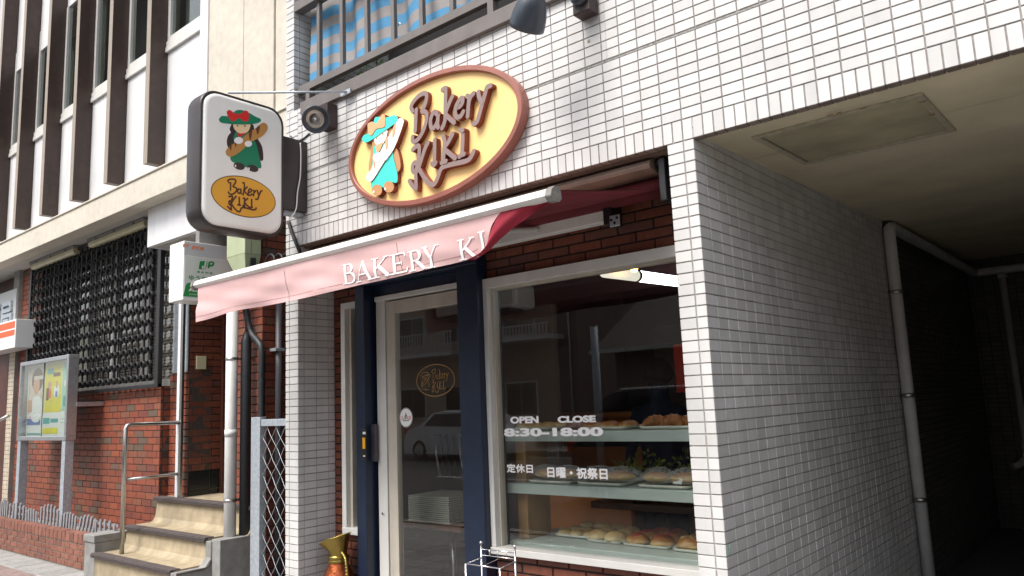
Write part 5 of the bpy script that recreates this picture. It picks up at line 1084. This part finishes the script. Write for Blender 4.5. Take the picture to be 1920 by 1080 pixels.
# picket fences
pg = 'miniature grey picket fences along the planter'
spans = [(0,14,'farthest miniature grey picket fence at the planter end'),(15,46,'miniature grey picket fence with tall pickets before the far post of the notice board'),(48,71,'smallest grey picket fence, tilted, between the notice board posts'),(74,111,'tallest grey picket fence just before the near notice board post'),(113,144,'grey picket fence with a low arch right past the near notice board post'),(146,178,'leaning pale picket fence next to the grey end block'),(177,220,'pale picket fence reaching behind the grey concrete end block')]
hts = [.21,.20,.15,.22,.17,.17,.15]
for i, (u0, u1, lab) in enumerate(spans):
    yb = .46; x0 = pY(yb, u0, 985).x; x1 = pY(yb, u1, 1000).x; x1 = min(x1, -6.70); wd = x1-x0
    t = thing('picket_fence', lab, 'fence', ((x0+x1)/2, yb, .345), pg); n_ = (4,5,5,6,6,5,5)[i]; hh = hts[i]*1.12; lean = (.0,.05,-.15,.03,.08,.30,-.05)[i]
    m2 = MB(); P0 = t.location
    for k in range(n_):
        x = x0+wd*(k+.5)/n_; hk = hh*(.78+.22*math.sin(math.pi*(k+.5)/n_)); xo = lean*hk
        pts = [(x-.019,0),(x+.019,0),(x+.019+xo,hk-.018),(x+xo,hk),(x-.019+xo,hk-.018)]
        MB().prism([(a_, yb, .335+b_) for a_, b_ in pts], (0,-.012,0)).build('picket', T['fence'], t)
    for zf in (.33,.68):
        MB().bar((x0-.01+lean*hh*zf, yb+.007, .335+hh*zf), (x1+.01+lean*hh*zf, yb+.007, .335+hh*zf), .010, .024).build('rail', T['fence'], t)
# pipes, boxes, gate
dp_ = thing('downpipe', 'pale grey downpipe running up beside the beige steps', 'pipe', (-5.0, .70, 0))
pc = pX(-4.98, 432, 900); MB().tube([(-4.98, pc.y, 0), (-4.98, pc.y, 2.75)], .052, 24).build('pipe', T['pvc'], dp_)
m = MB()
for v_ in (673, 938): z = pX(-4.98, 432, v_).z; m.tube([(-4.98,pc.y,z-.012),(-4.98,pc.y,z+.012)], .057, 20); m.bar((-4.98,pc.y,z), (-4.94,YL+.02,z), .02, .02)
for z in (.16, 1.35): m.tube([(-4.98,pc.y,z-.03),(-4.98,pc.y,z+.03)], .056, 20, 1)
m.build('pipe_clamp', [T['steel'], T['pvc']], dp_)
a = pY(.75, 458, 640)
pb = thing('black_pipe', 'thick black pipe with a tapered collar between downpipe and gate', 'pipe', (a.x, .77, 0)); MB().tube([(a.x,.77,0),(a.x,.77,a.z),(a.x,.77,a.z+.09)], [.047,.047,.018], 20).build('pipe', T['pvcd'], pb)
m = MB(); m.tube(dense([(a.x,.77,a.z+.08),(a.x-.02,.77,a.z+.25),(a.x-.10,.76,a.z+.42),(a.x-.12,.75,2.72)]), .012, 8); m.build('cable', T['pvcd'], pb)
b = pY(.79, 489, 660)
pb = thing('thin_black_pipe', 'thinner black pipe on the brick pier directly behind the gate post', 'pipe', (b.x, .80, 0)); MB().tube(dense([(b.x,.80,0),(b.x,.80,b.z-.3),(b.x,.80,b.z),(b.x-.05,.80,b.z+.09),(b.x-.20,.80,b.z+.22),(a.x-.06,.77,2.62)]), .03, 14).build('pipe', T['pvcd'], pb)
c = pX(PX1+.06, 523, 620)
pb = thing('slate_pipe', 'slate grey pipe clipped to the side of the brick pier', 'pipe', (PX1+.06, c.y, 0)); MB().tube([(PX1+.06,c.y,0),(PX1+.06,c.y,2.9)], .032, 16).build('pipe', T['pvcg'], pb); bx('clip', T['galv'], pb, PX1+.0, PX1+.1, c.y-.06, c.y+.04, pX(PX1+.06,523,656).z-.014, pX(PX1+.06,523,656).z+.014)
gb = thing('electrical_box', 'pale green electrical box with tapered base above the downpipe', 'electrical box', (-4.8, .7, 2.7))
bl0, br0 = pY(.60, 425, 455).x, pY(.60, 459, 455).x; gy1 = pX(br0, 490, 455).y; zb1 = pY(.60, 440, 480).z; zb0 = pY(.60, 452, 506).z; zt0 = pY(.60, 430, 430).z+.05
m = MB(); m.box(bl0, br0, .60, gy1, zb1, zt0); m.add([(bl0,.6,zb1),(br0,.6,zb1),(br0,gy1,zb1),(bl0,gy1,zb1),(bl0+.09,.62,zb0),(br0-.02,.62,zb0),(br0-.02,gy1-.02,zb0),(bl0+.09,gy1-.02,zb0)], [(4,5,1,0),(5,6,2,1),(6,7,3,2),(7,4,0,3),(7,6,5,4)]); m.build('box', T['boxgreen'], gb, bevel=.006)
m = MB(); m.box(br0-.02, br0+.012, .66, gy1-.06, zb0+.02, zb0+.11); m.build('inlet', T['blackpaint'], gb); bx('lid_seam', T['mull'], gb, br0, br0+.002, .66, .666, zb1, zt0, bevel=0)
cc_ = pY(.72, 503, 492); cl = thing('cable_coil', 'coil of black cable hanging beside the green electrical box', 'cable', (cc_.x, .72, cc_.z))
m = MB(); m.tube([(cc_.x+.10*math.cos(t*.4)+.004*t, .72+.0025*t, cc_.z-.02+.09*math.sin(t*.4)) for t in range(70)], .010, 6); m.build('loops', T['pvcd'], cl)
bx_ = pX(EX+.012, 377, 680); o = bx('wall_switch', T['ivory'], None, EX+.002, EX+.022, bx_.y-.055, bx_.y+.055, bx_.z-.07, bx_.z+.07, bevel=.004); tag(o, 'ivory plastic wall box on the dark brick entry wall', 'switch')
gy = .5; GXP = pY(gy, 485, 800).x
GT = thing('chain_link_gate', 'galvanised chain link gate closing the alley beside the tiled pillar', 'gate', (GXP, gy, 0))
zg = pY(gy, 485, 782).z
bx('post', T['galv'], GT, GXP-.065, GXP+.065, gy-.03, gy+.03, -.02, zg); bx('top_rail', T['galv'], GT, GXP+.065, -3.15, gy-.02, gy+.02, zg-.075, zg-.02)
bx('bottom_rail', T['galv'], GT, GXP+.065, -3.15, gy-.02, gy+.02, .06, .1)
m = MB(); x0, x1, z0, z1 = GXP+.065, -3.15, .1, zg-.07; st_ = .125; sl = 1.22
k = -30
while k < 60:
    for sgn in (1, -1):
        pts = []
        # wire: x = k*st_ + sgn*(z-z0)/sl
        for z in (z0, z1): pts.append((x0+k*st_+sgn*(z-z0)/sl, z))
        (xa, za), (xb, zb2) = pts
        def clipx(xc, za=za, zb2=zb2, xa=xa, xb=xb): return za+(zb2-za)*(xc-xa)/(xb-xa)
        if max(xa, xb) < x0 or min(xa, xb) > x1: continue
        P = []
        for (xx, z_) in ((xa, za), (xb, zb2)):
            if xx < x0: P.append((x0, clipx(x0)))
            elif xx > x1: P.append((x1, clipx(x1)))
            else: P.append((xx, z_))
        n_ = max(1, int(abs(P[1][1]-P[0][1])/.02))
        m.tube([(P[0][0]+(P[1][0]-P[0][0])*t/n_, gy+sgn*.0035*math.cos((P[0][1]+(P[1][1]-P[0][1])*t/n_-z0)*sl/st_*math.pi), P[0][1]+(P[1][1]-P[0][1])*t/n_) for t in range(n_+1)], .0022, 5, cap=False)
    k += 1
m.build('wire_mesh', T['galv'], GT)
al = MB()
for k in range(500):
    c = Vector((-3.9+random.gauss(0,.4), 1.4+random.random()*.5, random.random()*1.15)); d = Vector((random.gauss(0,1),random.gauss(0,1),random.random())).normalized()*.08; s2 = d.cross(Vector((0,.4,1))).normalized()*.025
    al.add([c, c+d*.5+s2, c+d, c+d*.5-s2], [(0,1,2,3)])
o = al.build('alley_weeds', mk('dull_leaf', (.075,.085,.05), .7, isl=.5)); o['kind'] = 'stuff'; o['label'] = 'dull grey green weeds in the alley behind the chain link gate'; o['category'] = 'weeds'

# ================================================================== ACROSS THE STREET (seen only as reflections)
def refl(u, v, yc):
    """real point on the plane Y=yc whose mirror image in the shop glass (Y=.325) is seen at u,v"""
    p = pY(.65-yc, u, v); return Vector((p.x, yc, p.z))
def car(name, label, x0, x1, y, h, mat, roofmat, van=False, face=1):
    t = thing(name, label, 'car' if not van else 'van', ((x0+x1)/2, y, -.15)); Lc = x1-x0; Wd = 1.6
    if van: up = [(.02,.55),(.03,.95),(.08,1.05),(.20,h-.08),(.26,h),(.97,h),(.995,h-.1),(1.,.4)]
    else: up = [(.0,.45),(.01,.75),(.04,.95),(.18,1.10),(.30,h-.06),(.42,h),(.60,h-.01),(.74,h-.12),(.86,1.02),(.97,.85),(1.,.6),(1.,.3)]
    pr = [(.0,.22)]+up+[(1.,.22)]; cx = [(x0+Lc*a_) if face == 1 else (x1-Lc*a_) for a_, _ in pr]
    m = MB(); rows = []
    for s_ in (-1, -.92, 0, .92, 1):
        rows.append([(xx, y+Wd/2*s_*(1-.10*max(0,(b_-.8))/(h-.8)), -.15+b_-(.03 if abs(s_) == 1 else 0)) for xx, (a_, b_) in zip(cx, pr)])
    m.grid(rows); m.smooth = False
    for r_ in (rows[0], rows[-1]): m.add(r_, [tuple(range(len(r_)))])
    m.build('body', [mat], t, bevel=.02)
    lo = 1.0; win = [(a_, b_) for a_, b_ in (([(.13,1.0),(.235,h-.12),(.94,h-.12),(.96,1.0)]) if van else ([(.22,1.05),(.33,h-.10),(.60,h-.09),(.72,h-.2),(.80,1.0)]))]
    for s_ in (-1, 1):
        m = MB(); m.prism([((x0+Lc*a_) if face == 1 else (x1-Lc*a_), y+s_*Wd/2*(1-.10*(b_-.8)/(h-.8)), -.15+b_) for a_, b_ in win], (0, s_*.012, 0)); m.build('side_window', T['carglass'], t)
        for a_ in (.17, .80):
            wx = x0+Lc*a_; m = MB(); m.lathe([(.20,-.08),(.29,-.07),(.305,0),(.29,.07),(.20,.08)], (wx, y+s_*(Wd/2-.06), .16), (0,1,0), 28); wh = m.build('wheel', T['tyre'], t)
            m = MB(); m.lathe([(0,.0),(.05,.012),(.06,.0)], (wx, y+s_*(Wd/2+.015), .16), (0,s_,0), 20)
            for k in range(7): aa = k*.8976; m.bar((wx+.04*math.cos(aa), y+s_*(Wd/2+.012), .16+.04*math.sin(aa)), (wx+.2*math.cos(aa), y+s_*(Wd/2+.012), .16+.2*math.sin(aa)), .05, .012, up=(0,1,0))
            m.build('rim', T['alu'], wh)
    if van: bx('roof_skin', roofmat, t, x0+Lc*.27, x0+Lc*.97, y-Wd/2*.88, y+Wd/2*.88, -.15+h-.02, -.15+h+.02, bevel=.015); 
    zl_ = -.15+.78
    for s_ in (-1, 1): bx('tail_light', T['lightred'], t, (x0 if face == 1 else x1)-.02, (x0 if face == 1 else x1)+.1, y+s_*.68-.09, y+s_*.68+.09, zl_, zl_+.2, bevel=.02)
    return t
pc1 = refl(762, 800, -13.2)
car('parked_car', 'white hatchback parked across the street, mirrored in the door glass', pc1.x, pc1.x+4.1, -13.9, 1.50, T['carw'], T['carw'])
pv = refl(1058, 738, -7.0); pv2 = refl(1280, 730, -7.0)
car('parked_van', 'dark van with silver roof mirrored in the shop window', pv.x, pv.x+3.9, -7.8, 1.80, T['card'], T['cars'], van=True)
pp = refl(1113, 600, -6.2); po = MB().tube([(pp.x, -6.2, -.15), (pp.x, -6.2, 2.62+.0)], .06, 14).build('street_pole', T['galv']); tag(po, 'plain grey street pole mirrored in the shop window', 'pole')
def house(name, label, x0, x1, y, h, mat, bal=None, rise=1.6, wz=((1.0, 1.25), (3.9, 1.25)), wgap=2.6):
    t = thing(name, label, 'house', ((x0+x1)/2, y, 0)); bx('wall', T[mat], t, x0, x1, y-6, y, -.1, h, bevel=0)
    m = MB(); m.prism([(x0-.4, y+.7, h), (x0-.4, y-3, h+rise), (x0-.4, y-6.6, h)], (x1-x0+.8, 0, 0)); m.build('roof', T['roofm'], t); bx('eave', T['whitefr'], t, x0-.4, x1+.4, y+.7, y+.78, h-.06, h+.06)
    k = x0+.8; n = 0
    while k < x1-1.6:
        for z, hh in wz:
            if z+hh < h:
                f_ = bx('window', T['whitefr'], t, k, k+1.5, y, y+.06, z, z+hh); bx('pane', T['carglass'], f_, k+.06, k+.73, y+.061, y+.07, z+.06, z+hh-.06, bevel=0)
                bx('curtain' if n % 2 else 'pane', T['curtain'] if n % 2 else T['carglass'], f_, k+.77, k+1.44, y+.061, y+.07, z+.06, z+hh-.06, bevel=0); n += 1
        k += wgap
    if bal:
        b0, b1 = bal; bx('balcony_slab', T['whitefr'], t, x0+.5, x1-.5, y+.08, y+1.0, b0-.15, b0); bx('balcony_rail', T['whitefr'], t, x0+.5, x1-.5, y+.94, y+.99, b1-.05, b1)
        m = MB(); xx = x0+.5
        while xx < x1-.5: m.box(xx, xx+.04, y+.95, y+.98, b0, b1-.05); xx += .15
        m.build('balcony_bars', T['whitefr'], t)
    m = MB(); m.tube([(x1-.3, y+.06, 0), (x1-.3, y+.06, h)], .04, 8); m.build('rain_pipe', T['pvc'], t)
    return t
ra, rb = refl(770, 640, -18).x, refl(905, 640, -18).x; z0_, z1_ = refl(820, 660, -17).z, refl(820, 622, -17).z
house('house', 'cream two storey house with a white balcony mirrored in the door glass', ra-4, rb-.2, -18.0, 7.6, 'housew', (z0_, z1_))
rc = refl(1092, 640, -18).x; z0_, z1_ = refl(1000, 628, -17).z, refl(1000, 606, -17).z
house('house', 'dusky house with a barred balcony mirrored at the window corner', rb+.3, rc-.2, -18.0, 8.2, 'housep', (z0_, z1_))
re_ = refl(1200, 649, -13.9); rf_ = refl(1098, 655, -13.9).x
house('house', 'low house with dark tiled roof and white eave mirrored above the van', rf_, rf_+7.5, -15.4, re_.z, 'housep', None, 2.2, ((.9, .9),))
house('house', 'tall grey house far down the street opposite the office building', ra-16, ra-4.6, -18.0, 8.0, 'housep')
house('house', 'cream house across the street from the passage', rf_+8.6, rf_+17, -18.0, 6.4, 'housew')
house('house', 'dusky house across the street beyond the passage', rf_+18, rf_+29, -18.0, 7.0, 'housep')
